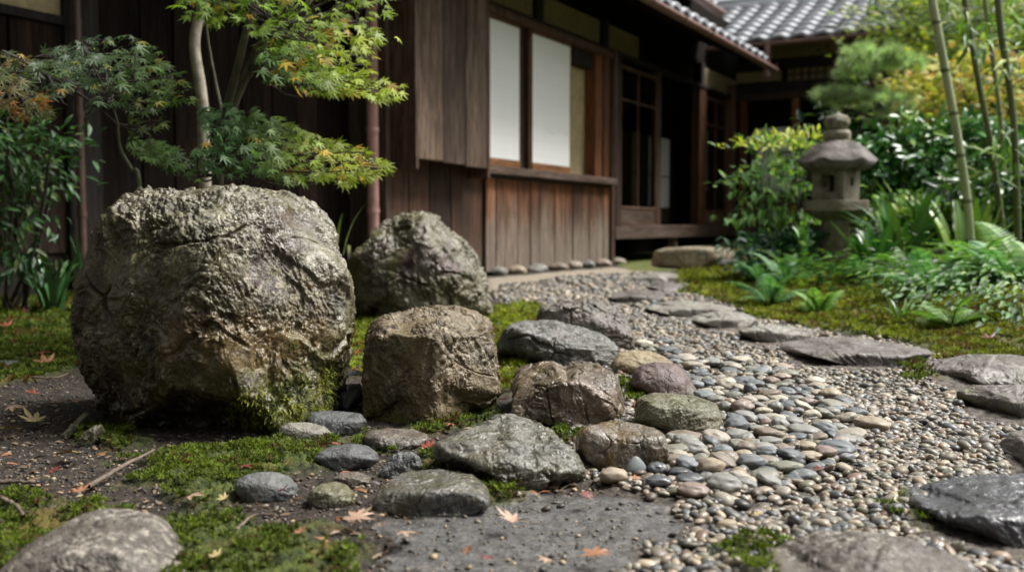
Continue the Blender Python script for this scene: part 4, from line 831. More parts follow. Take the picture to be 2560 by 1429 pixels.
part('lintel', W_blk, (sW-.0, sW+.1, .1, 6., 2.80, 2.93), (sW-.0, sW+.1, .1, 6., 2.44, 2.6)); part('upper_wall', M_dark, (sW+.12, sW+.2, .1, 6, 2.4, 3.4), bevel=0)
b = BX(); mm = m_at(1955, sW)
while mm < m_at(2190, sW): b.add(sW+.04, sW+.07, mm, mm+.02, 2.61, 2.79); mm += .11
b.add(sW+.045, sW+.065, m_at(1955, sW), m_at(2190, sW), 2.69, 2.705); b.build('lattice_window', W_post, bevel=0)
part('lattice_paper', M_plastd, (sW+.09, sW+.11, m_at(1955, sW), m_at(2190, sW), 2.61, 2.79), bevel=0)
# --- roofs
def tile_mat():
    m, t, B = newmat('grey_roof_tile'); q = N(t); v = q.tex(); n1 = q.noise(v, 3.5, 5, .6); n2 = q.noise(v, 30, 5, .65)
    c = q.mix(q.ramp(n1, .3, .7), (.17, .18, .197), (.27, .28, .30)); c = q.mix(q.ramp(n2, .5, .7, 0, .5), c, (.14, .145, .15))
    t.links.new(c, B.inputs['Base Color']); t.links.new(q.ramp(n2, .3, .7, .42, .6), B.inputs['Roughness']); B.inputs['Specular IOR Level'].default_value = .5; return m
M_tile = tile_mat()
def tiled(name, org, across, up, na, nt_, pa=.30, pt=.25, parent=house):
    """org: eave corner; across: unit vector along the eave; up: unit vector up the slope"""
    org, across, up = map(lambda v: np.array(v, float), (org, across, up)); nrm = np.cross(across, up); nrm *= np.sign(nrm[2])
    ka, kt = 12, 6; A = np.arange(na*ka+1)/ka; rows = []; 
    for r in range(nt_):
        for k in range(kt+1): rows.append((r+k/kt, k/kt, r))
    V = np.zeros((len(rows), len(A), 3))
    wv = .021*np.sin(2*math.pi*A)+.007*np.sin(4*math.pi*A+.8)
    for i, (tt, fr, r) in enumerate(rows): V[i] = org+across*(A[:, None]*pa)+up*(tt*pt)+nrm*((wv+.030*(1-fr)+.004*math.sin(r*7.1))[:, None])
    m = len(A); i, j = np.meshgrid(np.arange(len(rows)-1), np.arange(m-1), indexing='ij')
    Fc = np.stack([i*m+j, i*m+j+1, (i+1)*m+j+1, (i+1)*m+j], -1).reshape(-1, 4)
    VV = V.reshape(-1, 3); lo = V[0]-nrm*.045; n0 = len(VV); VV = np.vstack([VV, lo]); jj = np.arange(m-1)
    Fc = np.vstack([Fc, np.stack([jj, n0+jj, n0+jj+1, jj+1], 1)])
    me = mesh(name, VV, Fc, M_tile); me.polygons.foreach_set('use_smooth', np.ones(len(me.polygons), bool))
    o = obj(name, me, parent); return o
pitch = math.atan(.466); cp, sp_ = math.cos(pitch), math.sin(pitch)
sE = s_at(1921, .95)
def gutter(name, P0, P1, r=.055, mat=M_copper, parent=house, brackets=True):
    P0, P1 = np.array(P0, float), np.array(P1, float); d = (P1-P0)/np.linalg.norm(P1-P0); side = np.cross(d, (0, 0, 1)); a = np.linspace(math.pi, 2*math.pi, 9); V = []
    for P in (P0, P1):
        for rr in (r, r-.006):
            for t_ in a: V.append(P+side*math.cos(t_)*rr+np.array((0, 0, 1))*math.sin(t_)*rr)
    V = np.array(V); Fc = []
    for j in range(8): Fc += [[j, j+1, 18+j+1, 18+j], [9+j+1, 9+j, 27+j, 27+j+1]]
    Fc += [[0, 18, 27, 9], [8, 17, 35, 26]]
    o = obj(name, mesh(name, V, np.array(Fc), mat), parent)
    if brackets:
        L = np.linalg.norm(P1-P0); k = .4
        while k < L:
            Pq = P0+d*k; pth = [Pq+np.array((0, 0, .06))+side*r*1.3, Pq+side*(r+.006), Pq+side*r*.7-np.array((0, 0, r*.75)), Pq-np.array((0, 0, r+.006)), Pq-side*r*.7-np.array((0, 0, r*.75)), Pq-side*(r+.006)]
            obj('gutter_bracket', mesh('gutter_bracket', *tube(pth, .007, 6), M_pipe_d), o); k += .9
    return o
EM, EZ = .95, 2.66
tiled('main_roof', (-8, -EM, EZ+.05), (1, 0, 0), (0, cp, sp_), int((sE+8)/.30), 14)
part('eave_board', W_post, (-8, sE, EM-.06, EM-.03, EZ-.03, EZ+.03)); gutter('gutter', (-8, -EM-.04, EZ-.02), (sE, -EM-.04, EZ-.05))
# soffit and rafters under the main eave (sloping)
def slope_box(s0, s1, m_lo, m_hi, z_lo, th, name, mat, parent=house, slope=.466):
    V = np.array([(s, -m, z_lo+(m_lo-m)*slope+dz) for s in (s0, s1) for m in (m_lo, m_hi) for dz in (0, th)])
    Fc = np.array([[0, 2, 3, 1], [4, 5, 7, 6], [0, 1, 5, 4], [2, 6, 7, 3], [0, 4, 6, 2], [1, 3, 7, 5]])
    return obj(name, mesh(name, V, Fc, mat, smooth=False, attrs={'tone': np.full(8, rnd.random())}), parent)
slope_box(-8, sE-.02, EM-.02, -2.2, EZ+.01, .02, 'soffit', W_blk)
k = -7.8
while k < sE: slope_box(k, k+.05, EM-.05, .0, EZ-.05, .055, 'rafter', W_blk); k += .45
# rear wing roof
SEW = 6.42; ZEW = 3.06
tiled('rear_roof', (SEW, -5.2, ZEW+.04), (0, 1, 0), (cp, 0, sp_), 24, 9)
part('eave_board', W_post, (SEW+.03, SEW+.06, -.2, 5.2, ZEW-.04, ZEW+.02)); gutter('gutter', (SEW-.04, .8, ZEW-.02), (SEW-.04, -5.2, ZEW-.02), mat=M_copper)
V = np.array([(SEW+a, -m, ZEW+a*.466-.02+dz) for a in (.05, 2.) for m in (-.4, 5.2) for dz in (0, -.02)])
obj('soffit', mesh('soffit', V, np.array([[0, 2, 3, 1], [4, 5, 7, 6], [0, 1, 5, 4], [2, 6, 7, 3], [0, 4, 6, 2], [1, 3, 7, 5]]), W_blk, smooth=False, attrs={'tone': np.full(8, .4)}), house)
RL = 9*.25
rx, rz_ = SEW+RL*cp, ZEW+RL*sp_
rd = obj('roof_ridge', mesh('roof_ridge', *join([tube([(rx+.05, -5.2, rz_+.10), (rx+.05, 3, rz_+.10)], .10, 12), (np.array([(rx-.1, -5.2, rz_-.05), (rx-.06, -5.2, rz_+.1), (rx+.2, -5.2, rz_+.1), (rx+.24, -5.2, rz_-.05), (rx-.1, 3, rz_-.05), (rx-.06, 3, rz_+.1), (rx+.2, 3, rz_+.1), (rx+.24, 3, rz_-.05)]), np.array([[0, 4, 5, 1], [1, 5, 6, 2], [2, 6, 7, 3], [0, 1, 2, 3], [4, 7, 6, 5]]))]), M_tile), house)
# upper roof tier whose brown gutter shows at the top edge
sU = s_at(1787, .3)
slope_box(-4, sU, .28, -2., 3.40, .03, 'upper_soffit', W_blk); gutter('upper_gutter', (-4, -.34, 3.40), (sU, -.34, 3.38), r=.075, brackets=False); tiled('upper_roof', (-4, -.3, 3.47), (1, 0, 0), (0, cp, sp_), int((sU+4)/.30), 8)
part('upper_wall', W_blk, (-4, sU-.05, -.3, -.25, 2.9, 3.6))
# downpipes
def pipe(pts, r, mat, rings, name='downpipe'):
    o = obj(name, mesh(name, *tube(pts, r, 14), mat), house)
    for z in rings:
        x, y = pts[0][0], pts[0][1]; obj('pipe_collar', mesh('pipe_collar', *tube([(x, y, z), (x, y, z+.035)], r+.005, 14), mat), o)
    return o
sP = sEnd-.07; mP = m_at(934, sP); pipe([(sP, -mP, 0), (sP, -mP, 2.4), (sP, -mP-.3, 2.58), (sP, -EM-.04, 2.62)], .045, M_pipe, (.55, 1.16, 1.9))
sQ = s_at(208, mL+.08); pipe([(sQ, -mL-.08, 0), (sQ, -mL-.08, 3)], .022, M_pipe_d, (.5, 1.05, 1.55))
sR = SEW-.05; mR = m_at(1912, SEW); pipe([(sR, -mR, ZEW-.05), (sR, -mR, 2.55)], .05, M_copper, ())
# --- loose foundation stones along the base
g = random.Random(3); px = 1222; FG = 'rounded stones under the lower plank wall'
FSL = ['grey', 'tan', 'grey', 'brown', 'beige', 'grey', 'peach', 'beige', 'tan', 'blue-grey']; k = 0
while px < 1560:
    wpx = g.uniform(38, 66)*(1 if px < 1400 else .8); c = FSL[k % 10]; s = s_at(px+wpx/2, .02)
    o = obj('foundation_stone', PSH[g.randrange(8)], loc=(W0[0]+cu*s+su*.03, W0[1]+su*s-cu*.03, .03)); Y = W0[1]+su*s
    o.scale = (wpx/F*Y/2*1.1, .10, .055); o.rotation_euler = (0, 0, UA-.9); o.material_slots[0].link = 'OBJECT'; o.material_slots[0].material = PM[c]
    o['label'] = f'{c} rounded stone under the plank wall, number {k+1} from the boulder' if 0 else f"{c} rounded stone at the foot of the plank wall, {['beside the purple-sided boulder','second out from the boulder','below the first paper window','below the gap of the windows','below the second paper window','below the plaster recess','below the window jamb','under the bay corner post','just past the bay corner','at the dark veranda crawlspace','by the crawlspace opening'][min(k,10)]}"
    o['category'] = 'stone'; o['group'] = FG; px += wpx*.95; k += 1
# stones under the left wall and a mossy timber kerb
WS = [((15, 700), 120, 'low mossy stone under the plank wall at the shrub'), ((60, 690), 90, 'dark stone under the plank wall behind leaves'), ((225, 690), 70, 'dark stone under the wall just left of the boulder')]
for (px, py), wpx, lb in WS:
    x, y = at(px, py, 6.0)[:2]; o = obj('wall_footing_stone', PSH[int(px) % 8], loc=(x, y, .12)); o.scale = (wpx/F*3, .14, .14); o.material_slots[0].link = 'OBJECT'; o.material_slots[0].material = PM['brown']
    o['label'] = lb; o['category'] = 'stone'; o['group'] = 'footing stones of the left wall'
kl = [at(-80, 742, 5.2), at(60, 738, 5.3), at(190, 733, 5.4)]
obj('kerb_log', mesh('kerb_log', *tube(kl, .028, 10), flat_mat('mossy_log', (.05, .055, .02), .9, .4, 30, .5), attrs=None), label='dark mossy timber kerb on the ground left of the boulder', cat='log')
# ================================================================== foliage tools
def leaf_mat(name, rough=.45, trans=.35, spec=.5, bump=0.):
    m, t, B = newmat(name); q = N(t); c = q.n('ShaderNodeAttribute', attribute_name='Col').outputs['Color']
    v = q.tex(); n = q.noise(v, 60, 3, .6); c2 = q.mix(q.ramp(n, .35, .7, 0, .5), c, q.mix(1., c, (.55, .6, .5), 'MULTIPLY'))
    t.links.new(c2, B.inputs['Base Color']); B.inputs['Roughness'].default_value = rough; B.inputs['Specular IOR Level'].default_value = spec
    tr = q.n('ShaderNodeBsdfTranslucent', {'Color': q.mix(1., c2, (1.0, 1.15, .55), 'MULTIPLY')}); mx = q.n('ShaderNodeMixShader', {0: trans, 1: B.outputs[0], 2: tr.outputs[0]})
    t.links.new(mx.outputs[0], t.nodes['Material Output'].inputs[0]); return m
L_maple = leaf_mat('maple_leaf', .5, .4, .35); L_gloss = leaf_mat('glossy_leaf', .3, .15, .5); L_soft = leaf_mat('soft_leaf', .5, .35, .4); L_need = leaf_mat('pine_needle', .5, .3); L_moss = leaf_mat('moss_leaf', .75, .35, .2)
L_dry = leaf_mat('dry_leaf', .5, .25, .45)
def star_leaf(n7=True):
    ang = [-140, -92, -45, 0, 45, 92, 140]; ln = [.42, .76, .95, 1.08, .95, .76, .42]; pts = [(0, -.06)]
    for i, (a, l) in enumerate(zip(ang, ln)):
        r = math.radians(a); d = (math.sin(r), math.cos(r)); nr = (math.cos(r), -math.sin(r)); wv = .105*l/.9
        pts += [(d[0]*l*.45-nr[0]*wv, d[1]*l*.45-nr[1]*wv), (d[0]*l, d[1]*l), (d[0]*l*.45+nr[0]*wv, d[1]*l*.45+nr[1]*wv)]
        if i < 6:
            a2 = math.radians((a+ang[i+1])/2); rr = .26; pts.append((math.sin(a2)*rr, math.cos(a2)*rr))
    P = np.array([(0, 0.02)]+pts); n = len(P); T = np.zeros((n, 3)); T[:, :2] = P; T[:, 2] = -.28*(P**2).sum(1)
    Fc = [(0, i+1, i) for i in range(1, n-1)]+[(0, 1, n-1)]
    return T, np.array(Fc)
STAR = star_leaf()
def blade(L=1, w_=.3, fold=.12, droop=.2, n=4, tip=.0, base=.1, peak=.4):
    V, Fc = [], []
    for i in range(n+1):
        t_ = i/n; wd = w_*(math.sin(math.pi*min(1, t_**(math.log(.5)/math.log(peak))))**.9*.5+ (base*.3 if i == 0 else 0))
        if i == n: wd = tip*w_
        z = -droop*t_*t_; V += [(-wd, t_*L, z+fold*wd*2), (0, t_*L, z), (wd, t_*L, z+fold*wd*2)]
    for i in range(n):
        a = i*3
        for j in (0, 1): Fc += [(a+j, a+j+1, a+j+4), (a+j, a+j+4, a+j+3)]
    return np.array(V, float), np.array(Fc)
OVAL = blade(1, .46, .25, .22, 4); LANCE = blade(1, .17, .2, .3, 4, peak=.3); NARROW = blade(1, .30, .2, .25, 3)
def leaves(T, pos, d, nrm, sc_, pal, mat, name, parent=None, w=None, jitter=.25, seed=0, **kw):
    g = np.random.default_rng(seed); R = basis(d, nrm); V, Fc = inst(T[0], T[1], pos, R, sc_)
    pal = np.array(pal)
    c = pal[g.choice(len(pal), len(pos), p=w)] if not callable(w) else w(pos, g, pal)
    c = c*g.uniform(1-jitter, 1+jitter, (len(pos), 1)); return obj(name, mesh(name, V, Fc, mat, col=np.repeat(c, len(T[0]), 0)), parent, **kw)
def rn3(g, n, s=1.): return g.normal(0, s, (n, 3))
BARK = flat_mat('maple_bark', (.11, .10, .068), .8, .35, 25, .6); BARKP = flat_mat('pale_bark', (.26, .225, .175), .8, .3, 22, .5); BARKG = flat_mat('green_bark', (.07, .085, .035), .7, .3, 30, .3); BARKD = flat_mat('dark_bark', (.045, .035, .028), .85, .3, 25, .6)
def thing(name, loc, label, cat, group=None): return obj(name, None, loc=loc, label=label, cat=cat, group=group)
def limb(pts, r0, r1, mat, parent, name='branch', seg=8, n=18, wig=.0):
    P = smooth_path(pts, n); 
    if wig: P = P+np.stack([noise(P*6, 1), noise(P*6+4, 2), noise(P*6+8, 3)], 1)*wig
    return obj(name, mesh(name, *tube(P, np.linspace(r0, r1, n), seg), mat), parent)
def W(px, py, Y): return at(px, py, Y)
# ---------------------------------------------------------------- Japanese maples
def spray_points(poly, Y, dY, n, seed, layers=7, tilt=(0.0, 0.0)):
    """points in a volume whose silhouette is poly (picture px at distance Y), gathered into flat sprays"""
    g = np.random.default_rng(seed); A = np.array(poly, float); lo, hi = A.min(0), A.max(0); C = []
    while len(C) < layers:
        p = g.uniform(lo, hi)
        if pin(np.array([p[0]]), np.array([p[1]]), poly)[0]: C.append((p[0], p[1], g.uniform(-dY, dY)))
    C = np.array(C); out = []
    while len(out) < n:
        c = C[g.integers(len(C))]; q = c+g.normal(0, 1, 3)*np.array(((hi[0]-lo[0])*.12+40, 30+(hi[1]-lo[1])*.04, dY*.5)); q[1] += tilt[1]*(q[0]-c[0])
        if pin(q[None, 0], q[None, 1], poly)[0]: out.append(W(q[0], q[1], Y+q[2]))
    return np.array(out), np.array([W(c[0], c[1], Y+c[2]) for c in C])
def maple_spray(parent, regs, seed, leaf=.052, root=None, bark=BARK):
    """regs: (poly, Y, dY, n, layers, palette fn, droop direction, tilt)"""
    Ps, Cs, Ds, TW = [], [], [], []
    g = np.random.default_rng(seed)
    for k, (poly, Y, dY, n, lay, palf, dd, tilt, rt) in enumerate(regs):
        P, C = spray_points(poly, Y, dY, n, seed*10+k, lay, (0, tilt)); Ps.append(P); Cs.append(palf(P, g)); Ds.append(np.tile(dd, (len(P), 1)))
        rt = np.array(rt)
        for c in C:
            a = rt; mid = (a+c)/2+g.normal(0, .03, 3)+np.array((0, 0, -.02)); TW.append(tube(smooth_path([a, mid, c], 8), np.linspace(.0045, .0015, 8), 5))
            near_ = P[np.argsort(((P-c)**2).sum(1))[:10]]
            for q in near_[::2]: TW.append(tube(np.array([c, (c+q)/2+g.normal(0, .008, 3), q]), np.array([.0014, .001, .0008]), 4))
    P = np.vstack(Ps); col = np.vstack(Cs); D = np.vstack(Ds)+rn3(g, len(P), .45); nr = np.tile((.0, -.75, 1.), (len(P), 1))+rn3(g, len(P), .38)
    V, Fc = inst(STAR[0], STAR[1], P, basis(D, nr), leaf*.5*g.uniform(.65, 1.25, len(P))*(P[:, 1]/P[:, 1].mean())**0)
    obj('crown', mesh('crown', V, Fc, L_maple, col=np.repeat(col, len(STAR[0]), 0)), parent)
    obj('twigs', mesh('twigs', *join(TW), bark), parent)
def pal_grad(ca, cb, cc, x0, x1, tip=.0, dark=.25):
    """colour of the leaves along the branch: ca at picture column x0, cb at x1, cc on some tips"""
    def f(P, g):
        x = proj(P)[:, 0]; t_ = sstep(x, x0, x1)[:, None]; c = np.array(ca)*(1-t_)+np.array(cb)*t_
        m = (g.uniform(0, 1, len(P)) < tip*(.2+.8*t_[:, 0]))[:, None]; c = np.where(m, np.array(cc), c)
        return c*g.uniform(.6, 1.35, (len(P), 1))
    return f
YM = 3.5
mp = thing('maple_tree', (W(565, 430, YM)[0], YM, 0), 'forked green maple tree with yellow-green star leaves behind the huge boulder', 'tree')
mp_in = lambda pts: [p-np.array(mp.location) for p in pts]
def par_fix(root):   # children were built in world space: shift them into the parent's space
    for c in root.children: c.location = Vector(c.location)-Vector(root.location)
limb([(W(520, 560, YM)[0], YM, 0), W(545, 470, YM), W(560, 330, YM), W(585, 260, YM), W(625, 170, YM), W(690, 60, YM), W(745, -20, YM), W(800, -160, YM)], .021, .010, BARK, mp, 'trunk', 10, 30, .008)
limb([W(562, 320, YM), W(575, 240, YM-.05), W(598, 150, YM-.08), W(618, 70, YM-.1), W(645, -20, YM-.1), W(660, -160, YM-.1)], .017, .010, BARK, mp, seg=8, wig=.008)
limb([W(625, 190, YM), W(640, 120, YM-.1), W(720, 65, YM-.2), W(800, 55, YM-.25), W(860, 25, YM-.3)], .010, .004, BARK, mp, wig=.01)
limb([W(560, 300, YM), W(540, 210, YM+.1), W(520, 100, YM+.15), W(512, 0, YM+.15)], .007, .004, BARK, mp)
limb([W(552, 400, YM), W(620, 400, YM-.2), W(720, 400, YM-.3), W(850, 410, YM-.35)], .008, .003, BARK, mp, wig=.012)
GR, YG, OR = (.09, .18, .035), (.30, .37, .03), (.48, .30, .04); GD = (.055, .11, .045); 
regs = [
 ([(440, -160), (1010, -200), (985, 40), (930, 130), (870, 60), (760, 120), (640, 70), (560, 60), (500, 40), (455, 20)], YM-.1, .5, 700, 44, pal_grad((.14, .24, .03), (.24, .33, .03), OR, 450, 980, .05), (1, -.3, -.25), .1, W(690, 60, YM)),
 ([(430, -120), (640, -120), (650, 60), (600, 50), (540, 75), (500, 60), (455, 45), (440, 10)], YM-.15, .3, 230, 10, pal_grad((.17, .26, .03), (.22, .31, .03), OR, 430, 640, .05), (-.8, -.4, -.35), -.1, W(660, -60, YM)),
 ([(620, 60), (760, 40), (880, 60), (1000, 70), (995, 95), (940, 110), (930, 180), (840, 190), (760, 140), (640, 120)], YM-.2, .3, 230, 12, pal_grad((.18, .28, .035), (.34, .40, .03), OR, 620, 980, .15), (1, -.3, -.35), .2, W(720, 65, YM-.2)),
 ([(640, 130), (740, 110), (830, 150), (920, 190), (1008, 215), (1000, 255), (940, 250), (880, 235), (800, 235), (720, 220), (650, 200)], YM-.2, .3, 300, 14, pal_grad(GR, YG, OR, 640, 960, .14), (1, -.3, -.35), .25, W(625, 170, YM)),
 ([(490, 270), (560, 255), (640, 270), (740, 320), (820, 350), (900, 370), (985, 400), (975, 425), (930, 440), (890, 470), (850, 460), (760, 460), (690, 450), (600, 440), (500, 430), (480, 380), (520, 350)], YM-.25, .35, 600, 32, pal_grad((.08, .16, .055), (.29, .35, .03), OR, 560, 930, .09), (1, -.4, -.35), .22, W(552, 400, YM)),
 ([(300, 345), (400, 350), (480, 400), (500, 460), (420, 420), (330, 380)], YM-.15, .2, 110, 6, pal_grad((.10, .16, .04), (.10, .19, .05), OR, 300, 500, .03), (1, -.4, -.3), .3, W(545, 440, YM)),
]
maple_spray(mp, regs, 3, .064, bark=BARKD); par_fix(mp)
YL = 3.15
ml = thing('maple_tree', (W(350, 480, YL)[0], YL, 0), 'young maple with grey-green star leaves in a flat spray left of the boulder top', 'tree')
limb([(W(380, 700, YL)[0], YL, 0), W(350, 470, YL), W(330, 425, YL), (W(300, 370, YL)), W(292, 300, YL), W(270, 240, YL)], .009, .0035, BARKG, ml, 'trunk', 8, 24)
limb([W(292, 310, YL), W(220, 250, YL-.05), W(120, 190, YL-.1), W(30, 180, YL-.1)], .005, .002, BARKD, ml)
GG = (.085, .125, .075)
regs = [([(150, 110), (240, 80), (320, 85), (400, 130), (470, 200), (495, 250), (440, 270), (400, 300), (340, 290), (300, 270), (215, 270), (230, 220), (130, 215), (60, 150)], YL, .25, 340, 24, pal_grad((.075, .115, .06), (.10, .17, .035), (.25, .24, .05), 200, 480, .12, ), (.8, -.6, -.35), .25, W(270, 240, YL)),
        ([(-60, 120), (60, 130), (160, 160), (220, 200), (160, 240), (120, 240), (20, 200), (-60, 190)], YL-.1, .25, 130, 7, pal_grad((.09, .11, .04), (.07, .11, .05), (.28, .17, .05), -40, 200, .15), (.8, -.6, -.35), .3, W(120, 190, YL-.1)),
        ([(-60, 190), (40, 190), (120, 230), (130, 290), (60, 300), (-60, 280)], YL-.2, .2, 110, 6, pal_grad((.16, .12, .05), (.12, .14, .05), (.38, .17, .05), -40, 160, .3), (.8, -.6, -.35), .3, W(30, 200, YL-.1)),
        ([(310, 290), (420, 300), (400, 320), (330, 330)], YL+.1, .1, 14, 2, pal_grad((.12, .16, .04), (.12, .16, .04), OR, 300, 500, .1), (1, -.4, -.3), .3, W(292, 310, YL))]
maple_spray(ml, regs, 5, .060, bark=BARKD); par_fix(ml)
YT = 4.1
tt = thing('tree', (W(500, 600, YT)[0], YT, 0), 'pale speckled slim tree trunk behind the forked maple', 'tree')
limb([(W(520, 640, YT)[0], YT, 0), W(512, 430, YT), W(508, 300, YT), W(500, 220, YT), W(488, 130, YT), W(494, 60, YT), W(515, 0, YT), W(530, -200, YT)], .027, .020, BARKP, tt, 'trunk', 12, 30, .01); par_fix(tt)
# ---------------------------------------------------------------- generic shrub
def shrub(name, label, cat, c, R, n, T, leaf, pal, w, mat, seed, up=.5, out=.8, stems=6, clump=26, bark=BARKD, spread=.16, group=None, shell=.55, jit_=.3, base=None, cs=None, flat=(1.15, 1.15, .75)):
    g = np.random.default_rng(seed); base = (c[0], c[1], float(gh(c[0], c[1]))-.02) if base is None else base
    t_ = thing(name, base, label, cat, group); c = np.array(c, float); R = np.array(R, float)
    K = rn3(g, clump); K /= np.linalg.norm(K, axis=1, keepdims=True); K *= g.uniform(shell, 1, (clump, 1)); K[:, 2] = np.where(K[:, 2] < -.6, -K[:, 2], K[:, 2]); KC = c+K*R
    if cs is not None: KC = np.array(cs)
    ci = g.integers(len(KC), size=n); P = KC[ci]+rn3(g, n, spread)*R.mean()*np.array(flat)
    d = (P-c)/R*out+rn3(g, n, .5)+np.array((0, 0, -.1)); nr = np.tile((0, -.25, 1.), (n, 1))*up*2+(P-c)/R*.5+rn3(g, n, .35)
    leaves(T, P, d, nr, leaf*g.uniform(.6, 1.25, n), pal, mat, 'foliage', t_, w=w, seed=seed, jitter=jit_)
    tb = []
    for k in range(min(stems, len(KC))): q = KC[k*len(KC)//max(1, stems)]; b = np.array(base)+np.array((g.normal(0, .04), g.normal(0, .04), 0)); tb.append(tube(smooth_path([b, (b+q)/2+rn3(g, 1, .05)[0], q], 10), np.linspace(.012, .004, 10), 6))
    if tb: obj('stems', mesh('stems', *join(tb), bark), t_)
    par_fix(t_); return t_
# left shrub with green leaflets
cs = [W(x, y, 4.4+dy) for x, y, dy in ((20, 320, 0), (90, 350, .1), (130, 335, -.1), (160, 365, 0), (60, 390, .1), (20, 400, -.1), (110, 420, 0), (60, 450, .1), (130, 460, 0), (10, 470, 0), (80, 500, .1), (-30, 350, 0), (-40, 430, 0), (10, 540, .1), (-20, 600, 0), (50, 560, -.1), (20, 640, -.1), (-50, 520, 0), (70, 650, -.1))]
shrub('shrub', 'dense green shrub with small pointed leaves at the left wall', 'shrub', W(20, 450, 4.5), (.4, .3, .45), 800, NARROW, .07, [(.02, .06, .015), (.035, .09, .025), (.06, .13, .035), (.09, .14, .025)], [.35, .3, .2, .15], L_soft, 21, cs=cs, spread=.16, stems=7)
# strap-leaved clumps
def straps(name, label, cat, x, y, n, L, wd, pal, seed, spread=.05, arch=.5, mat=L_gloss, lean=.55, z=None, group=None):
    g = np.random.default_rng(seed); z0 = float(gh(x, y)) if z is None else z; t_ = thing(name, (x, y, z0), label, cat, group)
    for k in range(n):
        a = g.uniform(0, 6.283); l = L*g.uniform(.65, 1.1); el = lean*g.uniform(.3, 1.2); m = 9; P, dirn = [], np.array((math.cos(a), math.sin(a), 0)); up = np.array((0, 0, 1.)); p = np.array((math.cos(a)*spread*g.uniform(0, 1), math.sin(a)*spread*g.uniform(0, 1), 0)); sd = np.cross(dirn, up); th = el*.4
        V = []
        for i in range(m):
            u = i/(m-1); ww = wd*.5*(math.sin(math.pi*min(1, .12+u*.88)**.8)**.8 if i < m-1 else .02); dr = dirn*math.sin(th)+up*math.cos(th); nn_ = np.cross(sd, dr)
            V += [p-sd*ww+nn_*ww*.35, p, p+sd*ww+nn_*ww*.35]; p = p+dr*l/(m-1); th += arch*el*3.0/(m-1)*(.4+u)
        V = np.array(V); Fc = np.array([(i*3+j, i*3+j+1, i*3+j+4, i*3+j+3) for i in range(m-1) for j in (0, 1)])
        c = np.array(pal[g.integers(len(pal))])*g.uniform(.75, 1.25); obj('leaf', mesh('leaf', V, Fc, mat, col=np.tile(c, (len(V), 1))), t_)
    return t_
GP = [(.03, .10, .02), (.05, .15, .025), (.08, .19, .04), (.12, .24, .05)]
xg, yg = W(205, 700, 5.3)[:2]; straps('grass_clump', 'clump of strap leaves growing between the left wall and the boulder', 'plant', xg, yg, 9, .27, .024, [(.04, .11, .05), (.07, .17, .06)], 4, z=.12, lean=.35)
xg, yg = gp(20, 830); straps('grass_clump', 'low dark green leafy clump on the moss below the left shrub', 'plant', xg, yg+.4, 22, .3, .028, [(.03, .085, .03), (.05, .13, .04)], 5, lean=.8)
xg, yg = gp(870, 775); straps('grass_clump', 'single yellow-green blades sprouting left of the rear boulder', 'plant', xg-.02, 4.9, 4, .28, .018, [(.20, .30, .05)], 6, lean=.5, z=.30)
# aspidistra and broad leaves beside the lantern
ASP = [(2195, 655, 6.6, 20, .38, .07, 'dark broad-leaved aspidistra at the foot of the stone lantern'), (2260, 640, 6.4, 24, .55, .08, 'tall aspidistra clump with dark upright leaves right of the lantern'), (2340, 600, 7.0, 22, .62, .08, 'pale green strap-leaved clump behind the dark aspidistra'),
       (2200, 690, 5.9, 20, .38, .06, 'low dark arching clump before the lantern post'), (2420, 640, 6.2, 20, .55, .07, 'light green arching clump behind the bamboo culm'), (2300, 540, 7.5, 18, .7, .07, 'lime green arching leaves below the glossy shrub')]
for k, (px, py, Y, n, L, wd, lb) in enumerate(ASP):
    x, y = W(px, py, Y)[:2]; straps('aspidistra', lb, 'plant', x, y, n, L, wd, [(.03, .11, .025), (.05, .16, .035), (.09, .22, .05), (.14, .27, .06)] if k in (0, 1, 3) else [(.08, .18, .03), (.13, .24, .035), (.18, .28, .04)], 40+k, spread=.14, lean=.7)
# nandina left of the lantern: leaflets on arching sprays
def nandina(name, label, px, Y, regs, seed, pal, n, leaf=.07, T=NARROW):
    cs = [W(a, b, Y+c) for a, b, c in regs]; c0 = np.mean(cs, 0)
    return shrub(name, label, 'shrub', c0, (.45, .3, .4), n, T, leaf, pal[0], pal[1], L_soft, seed, cs=cs, spread=.19, stems=10, flat=(1.5, 1.2, .32), up=.9, out=.9)
nandina('nandina_shrub', 'airy shrub with yellow-green tips standing left of the stone lantern', 1950, 7.3,
        [(1880, 365, 0), (1920, 350, .1), (1960, 355, 0), (2000, 375, 0), (2020, 345, 0), (1945, 400, .1), (1990, 420, .1), (1900, 440, 0), (1870, 455, 0), (1960, 460, 0), (2010, 470, .1), (1900, 490, 0), (1880, 545, -.1), (1920, 530, 0), (1970, 520, 0), (2010, 540, .1), (1960, 575, 0), (2000, 600, 0), (1925, 420, .2)], 31,
        ([(.13, .29, .07), (.24, .40, .08), (.50, .52, .07), (.09, .20, .07)], lambda P_, g_, pal: pal[np.where(g_.uniform(0, 1, len(P_)) < sstep(P_[:, 2], .85, 1.15)*.75, 2, g_.choice([0, 1, 3], len(P_)))]), 1050, .08)
nandina('broadleaf_shrub', 'bluish green low shrub before the veranda corner', 1930, 7.0, [(1890, 620, 0), (1920, 600, .1), (1960, 630, 0), (1900, 660, -.1), (1950, 665, 0), (2000, 640, .1), (1990, 600, 0), (2020, 590, .1)], 32, ([(.04, .12, .06), (.07, .16, .08), (.03, .08, .04)], [.4, .3, .3]), 700, .08, OVAL)
